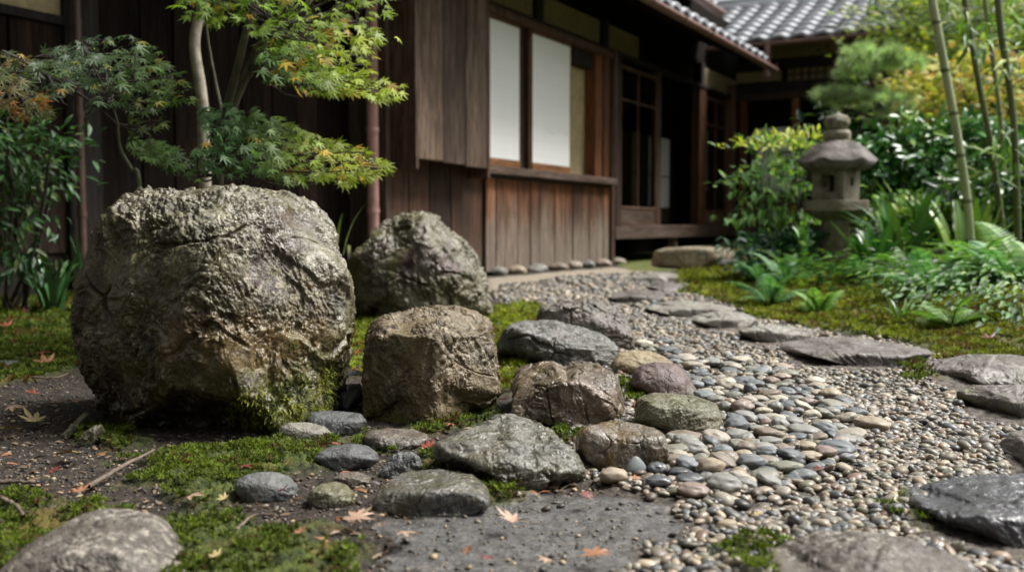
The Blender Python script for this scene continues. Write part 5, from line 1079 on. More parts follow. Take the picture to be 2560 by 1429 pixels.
# glossy shrub wall
cs = [W(x, y, 8.2+dy) for x, y, dy in ((2190, 390, 0), (2240, 360, 0), (2300, 340, .1), (2360, 350, 0), (2420, 335, 0), (2480, 350, .1), (2220, 430, -.1), (2290, 410, -.2), (2350, 400, -.2), (2420, 400, -.1), (2500, 400, 0), (2240, 480, 0), (2310, 470, -.2), (2380, 460, -.1), (2460, 460, 0), (2540, 430, 0), (2260, 530, 0), (2340, 530, 0), (2420, 520, 0), (2500, 520, 0), (2570, 480, 0), (2600, 380, 0))]
shrub('glossy_shrub', 'broad dark shrub of shining leaves behind the stone lantern', 'shrub', W(2380, 430, 8.4), (.8, .4, .5), 3000, OVAL, .115, [(.03, .12, .025), (.05, .17, .035), (.09, .23, .05), (.20, .34, .05)], [.35, .3, .22, .13], L_gloss, 41, cs=cs, spread=.16, stems=10)
cs = [W(x, y, 6.6+dy) for x, y, dy in ((2440, 490, 0), (2500, 470, .1), (2560, 450, 0), (2480, 540, 0), (2540, 520, 0), (2600, 500, 0), (2520, 590, 0), (2580, 570, 0), (2440, 560, .2), (2400, 470, .2))]
shrub('glossy_shrub', 'brighter leafy shrub among the bamboo culms', 'shrub', W(2520, 520, 6.8), (.45, .3, .35), 1000, OVAL, .105, [(.05, .14, .03), (.10, .22, .03), (.16, .28, .04), (.03, .08, .03)], None, L_gloss, 42, cs=cs, spread=.18, stems=5)
cs = [W(x, y, 6.9+dy) for x, y, dy in ((2210, 600, 0), (2290, 560, .2), (2400, 610, .2), (2460, 620, 0), (2330, 650, -.2), (2400, 670, -.4), (2280, 670, -.6), (2480, 680, -.6), (2240, 530, .4), (2350, 560, .4), (2450, 590, .3), (2540, 640, 0))]
shrub('ground_shrub', 'low mixed green leaves filling the bank right of the lantern', 'shrub', W(2360, 620, 6.9), (.6, .4, .3), 3200, OVAL, .075, [(.07, .18, .03), (.15, .29, .04), (.26, .38, .05), (.04, .09, .02)], None, L_soft, 43, cs=cs, spread=.2, stems=3)
cs = [W(x, y, 6.9+dy) for x, y, dy in ((2200, 560, .3), (2240, 590, .1), (2290, 600, 0), (2330, 570, .2), (2370, 600, 0), (2260, 640, -.1), (2320, 650, -.2), (2400, 640, 0), (2460, 600, 0), (2500, 640, -.2))]
shrub('broadleaf_shrub', 'yellow-green broad-leaved shrub filling the bank between lantern and thick bamboo', 'shrub', W(2320, 610, 6.9), (.5, .3, .25), 700, OVAL, .12, [(.10, .22, .03), (.20, .33, .04), (.32, .42, .06), (.04, .10, .02)], None, L_soft, 46, cs=cs, spread=.2, stems=5)
# orange and yellow-green maples beyond
def far_maple(label, px, Y, regs, pal, w, n, leaf, seed, trunk):
    cs = [W(a, b, Y+c) for a, b, c in regs]
    t_ = thing('maple_tree', (trunk[0][0], trunk[0][1], 0), label, 'tree'); limb(trunk, .06, .03, BARKD, t_, 'trunk', 10, 20, .02)
    g = np.random.default_rng(seed); cs = np.array(cs); ci = g.integers(len(cs), size=n); P = cs[ci]+rn3(g, n, 1)*np.array((.22, .25, .06))*Y/9
    D = rn3(g, n, .6)+np.array((-.6, -.5, -.3)); nr = np.tile((0, -.3, 1.), (n, 1))+rn3(g, n, .35)
    leaves(STAR, P, D, nr, leaf*.5*g.uniform(.7, 1.3, n), pal, L_maple, 'crown', t_, w=w, seed=seed, jitter=.35)
    for q in cs[::3]: limb([trunk[-1], (trunk[-1]+q)/2+rn3(g, 1, .06)[0], q], .014, .004, BARKD, t_, 'branch', 6, 10)
    par_fix(t_)
Y = 9.3; tr = [np.array((W(2480, 500, Y)[0], Y, 0)), W(2440, 400, Y), W(2400, 330, Y), W(2420, 260, Y)]
far_maple('orange and gold maple with spreading tiers behind the bamboo', 2400, Y, [(2245, 225, 0), (2290, 205, 0), (2340, 190, 0), (2390, 215, 0), (2290, 250, 0), (2350, 255, 0), (2400, 160, 0), (2440, 130, 0), (2480, 190, 0), (2530, 150, 0), (2560, 210, 0), (2450, 240, 0), (2500, 270, 0), (2380, 290, 0), (2310, 285, 0), (2550, 290, 0), (2600, 240, 0), (2600, 150, 0), (2440, 190, .2), (2530, 230, .2)],
          [(.75, .42, .10), (.64, .55, .08), (.42, .48, .07), (.78, .60, .28), (.26, .32, .05)], [.14, .26, .32, .08, .20], 1400, .125, 51, tr)
Y = 10.5; tr = [np.array((W(2400, 500, Y)[0], Y, 0)), W(2380, 300, Y), W(2360, 150, Y), W(2350, 60, Y)]
far_maple('tall yellow-green maple in front of the tiled roof end', 2330, Y, [(2230, 30, 0), (2270, 10, 0), (2310, 50, 0), (2260, 80, 0), (2330, 110, 0), (2290, 130, 0), (2360, 60, 0), (2380, 130, 0), (2350, -10, 0), (2420, 40, 0), (2450, 100, 0), (2500, 50, 0), (2540, 90, 0), (2400, -20, 0), (2480, 0, 0), (2560, 10, 0), (2600, 60, 0), (2440, -60, 0), (2300, -50, 0), (2550, -50, 0), (2340, 160, 0), (2420, 160, .2), (2250, 105, .1), (2480, 140, .2)],
          [(.24, .34, .04), (.36, .43, .05), (.14, .22, .04), (.44, .42, .07)], [.32, .34, .22, .12], 2100, .13, 52, tr)
# pine with cloud pads
NEED = (np.array([(-.012, 0, 0), (.012, 0, 0), (0, 1, .0)]), np.array([(0, 1, 2)]))
Y = 9.0; pn = thing('pine_tree', (W(2250, 500, Y)[0], Y, 0), 'cloud-pruned pine with soft grey-green needle pads above the lantern', 'tree')
limb([(W(2260, 500, Y)[0], Y, 0), W(2250, 330, Y), W(2210, 290, Y), W(2180, 220, Y), W(2190, 150, Y)], .045, .02, BARKD, pn, 'trunk', 10, 24, .03); limb([W(2230, 310, Y), W(2170, 290, Y), W(2100, 270, Y)], .02, .01, BARKD, pn); limb([W(2210, 290, Y), W(2260, 300, Y), W(2300, 260, Y)], .02, .01, BARKD, pn)
g = np.random.default_rng(61); 
for (px, py, rx, rz, n) in ((2190, 150, 82, 38, 95), (2140, 185, 45, 28, 40), (2250, 165, 60, 30, 45), (2110, 250, 62, 24, 55), (2190, 255, 75, 26, 55), (2230, 300, 60, 24, 30), (2070, 240, 30, 18, 18)):
    C0 = W(px, py, Y); sx = rx/F*Y; sz = rz/F*Y; q = rn3(g, n); q /= np.linalg.norm(q, axis=1, keepdims=True); q *= g.uniform(.55, 1.1, (n, 1)); q[:, 2] = np.abs(q[:, 2])*1.2-.4; B0 = C0+q*np.array((sx, sx*.8, sz)); k = 70
    P = np.repeat(B0, k, 0); ax = np.repeat(q+np.array((0, 0, .9)), k, 0); D = ax/np.linalg.norm(ax, axis=1, keepdims=True)*.8+rn3(g, n*k, .5)
    tj = np.repeat(g.uniform(.55, 1.5, n), k); leaves(NEED, P+D*.012, D, rn3(g, n*k), .085*g.uniform(.7, 1.2, n*k)[:, None]*np.array((2.1, 1, 1)), [(.19, .27, .13), (.29, .38, .20), (.38, .45, .26)], L_need, 'needles', pn, w=lambda P_, g_, pal, tj=tj: pal[g_.integers(0, 3, len(P_))]*tj[:, None]*1.5, seed=px, jitter=.3)
par_fix(pn)
# ---------------------------------------------------------------- bamboo
def culm_mat(name, a, b):
    m, t, B = newmat(name); q = N(t); v = q.tex((1, 1, .15)); n = q.noise(v, 30, 5, .6); c = q.mix(q.ramp(n, .35, .65), a, b)
    t.links.new(c, B.inputs['Base Color']); B.inputs['Roughness'].default_value = .4; return m
C_pale = culm_mat('pale_culm', (.24, .28, .14), (.32, .34, .19)); C_dark = culm_mat('dark_culm', (.06, .075, .025), (.11, .125, .04)); C_mid = culm_mat('mid_culm', (.12, .16, .05), (.19, .22, .08))
def bamboo(label, pts, Y, r, mat, nodes, seed, leafy=None):
    P = smooth_path([W(x, y, Y) for x, y in pts], 60); base = P[-1] if P[-1][2] < P[0][2] else P[0]; b = thing('bamboo', (base[0], base[1], float(gh(base[0], base[1]))), label, 'bamboo', 'bamboo culms')
    o = obj('culm', mesh('culm', *tube(P, r, 14), mat), b)
    for yy in nodes:
        pj = proj(P); i = int(np.argmin(np.abs(pj[:, 1]-yy))); d = P[min(i+1, 59)]-P[i-1]; d /= np.linalg.norm(d)
        obj('node_ring', mesh('node_ring', *tube([P[i]-d*.012, P[i]-d*.004, P[i]+d*.004, P[i]+d*.012], [r*1.0, r*1.13, r*1.13, r*1.0], 14), C_dark), b)
    g = np.random.default_rng(seed)
    if leafy:
        Pl, Dl = [], []; tb = []
        for (x, y, n) in leafy:
            c = W(x, y, Y-.15+g.uniform(-.2, .2)); a = P[int(np.argmin(((P-c)**2).sum(1)))]; tb.append(tube(smooth_path([a, (a+c)/2+rn3(g, 1, .03)[0], c], 8), np.linspace(.005, .0015, 8), 5))
            for k in range(n): u = g.uniform(.3, 1.15); q = a+(c-a)*u+rn3(g, 1, .07)[0]; Pl.append(q); Dl.append((c-a)/np.linalg.norm(c-a)*.7+rn3(g, 1, .5)[0]+np.array((0, 0, -.35)))
        leaves(LANCE, np.array(Pl), np.array(Dl), np.tile((0, -.4, 1.), (len(Pl), 1))+rn3(g, len(Pl), .3), .15*g.uniform(.6, 1.2, len(Pl)), [(.11, .24, .035), (.18, .33, .045), (.30, .40, .06), (.07, .15, .035)], L_soft, 'foliage', b, seed=seed); [obj('twig', mesh('twig', *x_, C_dark), b) for x_ in tb]
    par_fix(b)
bamboo('thick pale green bamboo culm leaning right of the lantern', [(2310, -120), (2330, 0), (2362, 170), (2395, 350), (2420, 520), (2432, 700)], 5.6, .024, C_pale, (58, 174, 285, 393, 500, 600), 71)
bamboo('dark bamboo culm second from the thick pale one', [(2395, -120), (2412, 0), (2440, 170), (2475, 350), (2500, 520), (2515, 660)], 6.2, .019, C_dark, (120, 260, 420, 540), 72, [(2480, 60, 16), (2400, 50, 16), (2380, 30, 12), (2450, 110, 12), (2520, 330, 10)])
bamboo('thin bamboo culm between the two dark ones', [(2450, -120), (2462, 0), (2485, 170), (2505, 340), (2515, 600)], 7., .017, C_mid, (140, 290, 440), 73, [(2540, 40, 20), (2500, 30, 16), (2580, 90, 16), (2440, 200, 6)])
bamboo('dark straight bamboo culm at the right edge', [(2485, -120), (2500, 60), (2515, 160), (2535, 320), (2545, 600)], 5.8, .020, C_dark, (100, 220, 370, 520), 74, [(2560, 120, 16), (2520, 180, 12), (2590, 330, 14), (2480, 330, 8), (2570, 400, 14), (2480, 430, 8), (2600, 200, 14)])
# ---------------------------------------------------------------- ferns
def frond_mesh(L, seed, pal):
    g = np.random.default_rng(seed); n = 22; V, Fc, C = [], [], []
    for i in range(n):
        u = (i+1.5)/(n+1.5); x = u*L; z = .30*L*math.sin(u*1.9)-.28*L*u*u; w_ = .24*L*math.sin(math.pi*(.12+.88*u)**.75)*(1-.25*u)+.006
        for sd in (-1, 1):
            m = 5; base = np.array((0, x, z)); tipd = np.array((sd*.92, .38, -.12)); nb = len(V)
            for k in range(m+1):
                t_ = k/m; ww = L*.021*(1-t_**1.6)+.0006; ww *= (1.15 if k % 2 else .72); p = base+tipd*w_*t_+np.array((0, 0, -.12*w_*t_*t_)); pd = np.array((-tipd[1]*sd, tipd[0]*sd, 0)); V += [p-pd*ww, p+pd*ww]
            for k in range(m): Fc.append((nb+2*k, nb+2*k+1, nb+2*k+3, nb+2*k+2))
            c = np.array(pal[g.integers(len(pal))])*g.uniform(.8, 1.2); C += [c]*(2*(m+1))
    P = np.array([(0, u*L, .30*L*math.sin(u*1.9)-.28*L*u*u-.001) for u in np.linspace(0, 1, 10)]); tv, tf = tube(P, np.linspace(.0035, .001, 10), 5)
    nb = len(V); V = np.vstack([np.array(V), tv]); Fc = np.vstack([np.array(Fc), tf+nb]); C = np.vstack([np.array(C), np.tile((.10, .12, .03), (len(tv), 1))])
    return mesh('frond', V, Fc, L_soft, col=C)
def fern(label, x, y, n, L, pal, seed, face=None, tilt=.45, z=None):
    g = random.Random(seed); t_ = thing('fern', (x, y, float(gh(x, y)) if z is None else z), label, 'fern', None); me = [frond_mesh(L*s, seed+i, pal) for i, s in enumerate((1, .8))]
    for k in range(n):
        o = obj('frond', me[k % 2], t_); a = (k/n*6.283+g.uniform(-.3, .3)) if face is None else face+g.uniform(-1.1, 1.1)
        o.rotation_euler = (tilt+g.uniform(-.3, .35), g.uniform(-.3, .3), a)
    return t_
FG_, FB = [(.11, .25, .05), (.18, .34, .08), (.26, .42, .11)], [(.06, .18, .06), (.10, .25, .09), (.15, .31, .12)]
FERNS = [(2480, 800, 5.0, 11, .42, FG_, 'large pale green fern under the bamboo at the right edge'), (2560, 700, 4.9, 8, .50, FG_, 'tall upright fern cut by the right edge of the picture'), (2390, 745, 5.4, 9, .34, FG_, 'small feathery fern left of the bamboo foot'),
         (1960, 715, 6.3, 11, .32, FB, 'blue-green fern at the near side of the lantern'), (1900, 700, 6.6, 10, .28, FB, 'small bluish fern nearest to the stepping stones'), (2010, 660, 6.7, 9, .28, FB, 'fern behind the blue-green one, by the lantern'), (2590, 800, 4.6, 8, .36, FG_, 'low pale fern cut by the right edge over dark soil')]
for k, (px, py, Y, n, L, pal, lb) in enumerate(FERNS):
    x, y = W(px, py, Y)[:2]; fern(lb, x, y, n, L, pal, 80+k*3)
MORE = [(2240, 715, 10, .36, FG_, 'light fern drooping over the moss right of the lantern'), (2330, 745, 10, .34, FB, 'bluish fern before the dark mossy rock'), (2430, 735, 10, .38, FG_, 'fern at the very foot of the thick bamboo culm'), (2520, 745, 10, .40, FB, 'bluish fern between thick culm and right edge'),
        (2150, 712, 9, .30, FB, 'low fern tucked before the dark aspidistra'), (2045, 745, 9, .22, FG_, 'pale fern spilling onto the moss before the lantern post'), (1925, 725, 10, .30, FB, 'blue-green fern on the moss edge near the stepping stones'), (1975, 690, 9, .32, FG_, 'mid-green fern between two bluish ones, left of the lantern'),
        (2380, 780, 8, .22, FG_, 'small fern out on the moss before the bamboo')]
for k, (px, py, n, L, pal, lb) in enumerate(MORE):
    x, y = gp(px, py, .10); fern(lb, x, y, n, L, pal, 180+k*3)
cs = [np.array((*gp(x, y, .1), .17)) for x, y in ((2180, 720), (2220, 735), (2280, 730), (2300, 760), (2360, 755), (2440, 770), (2450, 745), (2500, 765), (2550, 780), (2110, 710), (2080, 715), (2000, 705), (1950, 695), (1880, 680), (2580, 810), (2250, 700), (2400, 720))]
shrub('ground_cover', 'small bright leaves spreading under the ferns along the bank', 'plant', (3, 5, .2), (.3, .3, .12), 1500, OVAL, .045, [(.05, .16, .02), (.09, .21, .025), (.16, .28, .03), (.03, .07, .015)], None, L_soft, 45, cs=cs, spread=.40, stems=0)
# rosette plant
x, y = W(2010, 640, 6.2)[:2]; straps('leafy_plant', 'bright green rosette plant between fern and lantern post', 'plant', x, y, 11, .2, .05, [(.10, .27, .06), (.16, .34, .08)], 90, lean=.7, spread=.02, z=.28)
x, y = gp(2335, 850); straps('weed', 'small ragged weed on the moss bank near the long slab', 'plant', x, y+.3, 9, .14, .018, [(.08, .18, .05), (.14, .24, .05)], 91, lean=.9)
cs = [W(x, y, 4.5+dy) for x, y, dy in ((2290, 720, .6), (2350, 740, .4), (2420, 800, .1), (2380, 770, .3), (2450, 830, -.1), (2510, 830, -.1), (2560, 840, -.2), (2300, 690, .8), (2480, 770, .2), (2400, 850, -.1))]
shrub('ground_shrub', 'small-leaved ground plants on the dark bank under the ferns', 'shrub', W(2420, 790, 4.6), (.4, .3, .2), 1900, OVAL, .04, [(.08, .20, .04), (.14, .28, .05), (.24, .36, .06), (.04, .09, .02)], None, L_soft, 44, cs=cs, spread=.22, stems=0)
# dark foliage mass and background trees behind everything on the right
for k, (px, py, Y, rx, rz, lb) in enumerate(((2500, 330, 12., 1.5, 1.3, 'dark evergreen tree filling the far right background'), (2200, 420, 10.8, .9, .9, 'dark evergreen bush against the rear wing'), (2520, 80, 13.5, 2.0, 1.3, 'green treetop high above the bamboo'))):
    c = W(px, py, Y); c[2] = max(c[2], .6)
    shrub('evergreen_tree', lb, 'tree', c, (rx, .8, rz), 2600, OVAL, .16, [(.012, .035, .01), (.025, .06, .015), (.05, .10, .02)], None, L_soft, 120+k, clump=60, spread=.2, stems=6)
rock('mossy_boulder', 'dark mossy rock half hidden under the plants by the bamboo foot', 'stone', [(2320, 690), (2330, 630), (2370, 605), (2420, 615), (2440, 660), (2430, 720), (2340, 730)], M_step, dp=.3, y0=6.0, seed=91, n=50, p=5, chip=.1, mossf=mlow(.0, .4, 1.))
# ---------------------------------------------------------------- stone lantern
YLn = 7.0; LC = W(2087, 600, YLn); lz = float(gh(LC[0], YLn))
M_lan = rock_mat('lantern_stone', (.27, .245, .17), (.34, .32, .25), (.18, .175, .12), lich=(.36, .35, .27), lich_amt=.5, dark=(.06, .05, .035), dark_amt=.4, rough=.75, sc_=1.2, veins=.02)
M_lanr = rock_mat('lantern_roof_stone', (.16, .138, .13), (.25, .225, .21), (.11, .105, .085), lich=(.42, .38, .34), lich_amt=.6, dark=(.04, .032, .03), dark_amt=.45, rough=.75, sc_=1.0, veins=.02)
lan = thing('stone_lantern', (LC[0], YLn, lz), 'weathered stone lantern with curved cap and square fire box among the ferns', 'lantern')
def zpx(py): return W(2087, py, YLn)[2]-lz
K = YLn/F
def weather(V, amt=.009, s=1): P = V+np.array((3., 2, 1)); V = V.copy(); n_ = np.stack([noise(P*14+i*7, s+i)+.5*noise(P*40+i*3, s+i) for i in range(3)], 1); return V+n_*amt
def lathe(name, prof, mat, seg=48, sq=None, parent=lan):
    """prof: (radius, z); sq: (corner count, rotation, sharpness) makes the section polygonal"""
    a = np.arange(seg)*2*math.pi/seg; pr = smooth_path([(r, 0, z) for r, z in prof], len(prof)*5) if len(prof) > 4 else np.array([(r, 0, z) for r, z in prof]); V = []
    for r, _, z in pr:
        if sq:
            k, rot, sh = sq; th = (a-rot) % (2*math.pi/k)-math.pi/k; f = np.cos(math.pi/k)/np.cos(th); f = 1+(f/np.cos(math.pi/k)*np.cos(math.pi/k)-1)*sh; rr = r*f
        else: rr = np.full(seg, r)
        V.append(np.stack([np.cos(a)*rr, np.sin(a)*rr, np.full(seg, z)], 1))
    V = np.vstack(V); m = len(pr); i, j = np.meshgrid(np.arange(m-1), np.arange(seg), indexing='ij'); j2 = (j+1) % seg
    Fc = np.stack([i*seg+j, i*seg+j2, (i+1)*seg+j2, (i+1)*seg+j], -1).reshape(-1, 4); return obj(name, mesh(name, weather(V), Fc, mat), parent)
lathe('pillar', [(.10, -.1), (.105, zpx(690)), (.102, zpx(620)), (.102, zpx(560)), (.105, zpx(548))], M_lan)
lathe('platform', [(.02, zpx(552)), (.10, zpx(552)), (.15, zpx(546)), (.225, zpx(532)), (.25, zpx(527)), (.252, zpx(520)), (.25, zpx(506)), (.235, zpx(502)), (.12, zpx(501)), (.01, zpx(501))], M_lan, sq=(6, .3, .9))
# fire box: four walls with real openings
rotb = math.radians(43); hb = .122; zb0, zb1 = zpx(501), zpx(418)
fb = obj('fire_box', None, lan); fb.rotation_euler = (0, 0, rotb)
def wall_hole(hole, n=32):
    zc = (zb0+zb1)/2; H = (zb1-zb0)/2; V = []; 
    for y in (-hb, -hb+.035):
        for i in range(n):
            a = 2*math.pi*i/n+math.pi/4/8; c, s = math.cos(a), math.sin(a); k = 1/max(abs(c), abs(s)); V.append((c*k*hb, y, zc+s*k*H))
        for i in range(n):
            a = 2*math.pi*i/n+math.pi/4/8; c, s = math.cos(a), math.sin(a)
            if hole == 'round': V.append((c*.028, y, zc+.01+s*.034))
            else: k = 1/max(abs(c), abs(s)); V.append((c*k*.056, y, zc+s*k*.062))
    Fc = []
    for i in range(n):
        j = (i+1) % n; Fc += [(i, j, n+j, n+i), (2*n+j, 2*n+i, 3*n+i, 3*n+j), (n+i, n+j, 3*n+j, 3*n+i), (j, i, 2*n+i, 2*n+j)]
    return np.array(V), np.array(Fc)
for k, hole in enumerate(('square', 'round', 'square', 'round')):
    V, Fc = wall_hole(hole); a = k*math.pi/2-math.pi/2*1; c, s = math.cos(a), math.sin(a); V2 = np.stack([V[:, 0]*c-V[:, 1]*s, V[:, 0]*s+V[:, 1]*c, V[:, 2]], 1)
    obj('wall', mesh('wall', weather(V2, .002), Fc, M_lan, smooth=False), fb)
# cap with upswept corners
seg, rings = 72, 26; V = []
for i in range(rings):
    u = i/(rings-1)
    for j in range(seg):
        a = 2*math.pi*j/seg; cr = (abs(math.cos(3*(a+.15))))**6
        if u < .8: t_ = u/.8; r = .07+.198*(t_**.72)*(1+.07*cr*t_); z = zpx(352)-(zpx(352)-zpx(409))*(t_**1.7)+cr*.030*t_**4-.010*math.sin(t_*3.1)
        else: t_ = (u-.8)/.2; r = .268*(1+.06*cr)*(1-.72*t_); z = zpx(409)+cr*.030*(1-t_)-.032*(1-abs(1-2*min(t_*1.6, 1)))*1.0-.03*min(1, t_*3)
        V.append((math.cos(a)*r, math.sin(a)*r, z))
V = np.array(V); i, j = np.meshgrid(np.arange(rings-1), np.arange(seg), indexing='ij'); j2 = (j+1) % seg
obj('cap', mesh('cap', weather(V, .008), np.stack([i*seg+j, (i+1)*seg+j, (i+1)*seg+j2, i*seg+j2], -1).reshape(-1, 4), M_lanr), lan)
lathe('ring', [(.04, zpx(356)), (.085, zpx(354)), (.098, zpx(344)), (.098, zpx(334)), (.08, zpx(327)), (.03, zpx(326))], M_lan)
lathe('finial', [(.03, zpx(328)), (.06, zpx(325)), (.088, zpx(312)), (.088, zpx(302)), (.07, zpx(292)), (.03, zpx(286)), (.012, zpx(281)), (.002, zpx(277))], M_lan)
# ================================================================== moss, fallen leaves, twigs
g = np.random.default_rng(99)
tv, tf = [], []
for k in range(9):
    a = k*2.4; el = .35+.1*(k % 4)+(.5 if k > 5 else 0); d = np.array((math.cos(a)*math.cos(el), math.sin(a)*math.cos(el), math.sin(el))); sd = np.array((-math.sin(a), math.cos(a), 0)); n0 = len(tv)
    tv += [sd*.12, -sd*.12, d*.55-sd*.17+np.array((0, 0, .05)), d*.55+sd*.17+np.array((0, 0, .05)), d*1.05]; tf += [(n0, n0+1, n0+2), (n0, n0+2, n0+3), (n0+3, n0+2, n0+4)]
TUFT = (np.array(tv), np.array(tf))
def moss(name, label, polys, spf, seed, size, pal, keep=1., brown=.12):
    g = np.random.default_rng(seed); x, y = jit(polys, spf, (-4.6, 6.5, .95, 9.5), seed, keep, 900); n = len(x)
    P = np.stack([x, y, gh(x, y)+.004], 1); cl = fbm(P*np.array((9, 9, 0)), 3, seed); P[:, 2] += .016*sstep(cl, -.25, .35)+g.uniform(0, .004, n)
    kp = g.uniform(0, 1, n) < sstep(cl, -.30, .12)+.12; P = P[kp]; cl = cl[kp]; n = len(P)
    S = size(P[:, 1])*g.uniform(.6, 1.3, n); R = rot_zyx(g.normal(0, .35, n), g.normal(0, .35, n), g.uniform(0, 6.28, n)); V, Fc = inst(TUFT[0], TUFT[1], P, R, S)
    pal = np.array(pal); t_ = sstep(cl+g.normal(0, .15, n), -.35, .35)[:, None]; c = pal[0]*(1-t_)+pal[1]*t_; b = (fbm(P*np.array((5, 5, 0))+9, 3, seed+4)+g.normal(0, .12, n) > .18)[:, None]; c = np.where(b, pal[2], c)*g.uniform(.7, 1.3, (n, 1))
    return obj(name, mesh(name, V, Fc, L_moss, col=np.repeat(c, len(TUFT[0]), 0)), label=label, cat='moss', kind='stuff')
sp1 = lambda y: .0085*max(1, (y/1.7))**1.15; sz1 = lambda y: .0085*np.maximum(1, y/1.7)**1.1
MP = [(.025, .036, .006), (.13, .17, .02), (.085, .05, .02)]
moss('moss', 'bright star moss on the soil before the boulder and round the stones', MOSSW[4:15]+MOSSW[15:], sp1, 1, sz1, MP)
moss('moss', 'yellow-green moss carpet on the bank below the lantern', [MOSSW[3]], sp1, 2, sz1, [(.05, .06, .010), (.24, .26, .03), (.13, .085, .025)])
moss('moss', 'green moss with fallen leaves left of the huge boulder', [MOSSW[0]], sp1, 3, sz1, [(.03, .045, .008), (.12, .16, .02), (.12, .07, .02)])
moss('moss', 'moss cushions behind the brown block stone', MOSSW[1:3], sp1, 4, sz1, [(.08, .10, .012), (.26, .30, .03), (.15, .09, .02)])
# moss hanging on the boulder
mk = mbig(BV, proj(BV), BN); front = (BN[:, 1] < .3); pr = np.where(front & (mk > .45), mk, 0); pr[proj(BV)[:, 0] < 520] = 0; pr = pr/pr.sum(); ids = g.choice(len(BV), 4200, p=pr)
P = BV[ids]+BN[ids]*.002; D = BN[ids]*.5+rn3(g, len(ids), .45)+np.array((0, 0, -.55)); 
HANG = blade(1, .35, .2, .3, 3)
col_ = lambda P, g, pal: pal[np.clip((sstep(noise(P*18, 4)+g.normal(0, .25, len(P)), -.5, .5)*3).astype(int), 0, 2)]
o = leaves(HANG, P-BC, D, BN[ids]+rn3(g, len(ids), .3), .011*g.uniform(.5, 1.6, len(ids)), [(.04, .05, .01), (.10, .11, .016), (.20, .20, .03)], L_moss, 'moss_cover', boulder, w=col_, seed=5, kind='stuff')
# fallen leaves: (px, py, width px, colour, label)
FL = [(115, 905, 75, 'orange', 'large orange fallen maple leaf on the moss left of the boulder'), (95, 885, 60, 'red', 'red curled leaf just behind the large orange one'), (15, 830, 45, 'red', 'red leaf at the picture edge on the moss'), (165, 802, 60, 'orange', 'orange leaf half behind the boulder edge'),
      (85, 985, 50, 'red', 'dark red leaf on shaded moss below the flat grey stone'), (30, 1022, 65, 'peach', 'pale orange leaf in shade near the picture edge'), (88, 1052, 80, 'straw', 'straw-coloured leaf with sharp lobes on dark soil'), (190, 1135, 95, 'yellow', 'yellow star-shaped leaf leaning on dark soil'),
      (20, 1075, 70, 'straw', 'dull pale leaf lying flat at the picture edge'), (475, 1248, 85, 'peach', 'orange-tan leaf with stalk on the soil before the moss'), (195, 1242, 60, 'orange', 'small orange folded leaf near a twig'), (893, 1305, 95, 'peach', 'pale peach leaf against the flat dark stone'),
      (948, 1330, 45, 'peach', 'small peach leaf scrap between two larger leaves'), (1012, 1340, 85, 'peach', 'peach leaf with upturned lobes on wet soil'), (1282, 1310, 85, 'peach', 'pinkish leaf lying flat on the wet ground'), (1488, 1385, 100, 'orange', 'orange maple leaf on the wet ground nearest the viewer'),
      (1070, 1122, 55, 'red', 'red leaf between the low brown stone and wide stone'), (1130, 1062, 40, 'red', 'red-brown curled leaf at the foot of the brown block'), (892, 888, 45, 'red', 'bright red leaf caught between boulder and brown block'), (1465, 1255, 50, 'dark red', 'dark red crumpled leaf on soil before the pebbles'),
      (1580, 1022, 35, 'red', 'red leaf tip wedged behind the olive stone'), (610, 1168, 60, 'dark red', 'dark reddish leaf sunk in the moss'), (1165, 1390, 45, 'orange', 'small orange scrap on wet soil'), (1590, 1213, 40, 'orange', 'tiny orange leaf among the wet dark pebbles'), (60, 800, 50, 'dark red', 'brown-red leaf far back on the left moss'),
      (1255, 1005, 40, 'dark red', 'purple-brown leaf between the brown block and pinkish stone'), (2470, 850, 70, 'dark red', 'rust-red leaves on the dark bank under the ferns'), (838, 1118, 28, 'red', 'tiny red leaf by the pale oval river stone'), (540, 1400, 50, 'straw', 'tan leaf scrap in the front moss'), (1370, 1415, 55, 'peach', 'pale leaf cut by the bottom edge'),
      (700, 1245, 45, 'dark red', 'small dark leaf between the grey and olive river stones'), (330, 1300, 50, 'dark red', 'brown leaf above the blurred foreground stone'), (560, 1262, 38, 'straw', 'pale leaf scrap just right of the orange-tan leaf'), (1225, 1400, 60, 'dark red', 'brown curled leaf near the bottom edge on wet soil'), (745, 1345, 45, 'orange', 'orange-brown leaf in the front moss'),
      (130, 1190, 45, 'dark red', 'dark leaf below the yellow star-shaped leaf'), (1890, 1300, 40, 'straw', 'dry leaf lying on the fine gravel'), (2050, 1180, 36, 'dark red', 'dark leaf scrap on the gravel right of the pebble heap')]
LC_ = {'orange': (.30, .14, .07), 'red': (.24, .06, .035), 'peach': (.38, .25, .175), 'straw': (.42, .33, .15), 'yellow': (.55, .42, .10), 'dark red': (.14, .03, .022)}
LM = {}
for k, c in LC_.items():
    m, t, B = newmat('fallen_leaf_'+k.replace(' ', '_')); q = N(t); v = q.tex(); n_ = q.noise(v, 60, 4, .6)
    t.links.new(q.mix(q.ramp(n_, .35, .7), c, tuple(x*.6 for x in c)), B.inputs['Base Color']); B.inputs['Roughness'].default_value = .5; LM[k] = m
FSTAR = STAR[0].copy(); _n = np.hypot(FSTAR[:, 0], FSTAR[:, 1]); _m = (_n > .2) & (_n < .6); FSTAR[_m, :2] *= 1.22; FSTAR[_n > .6, :2] *= .9
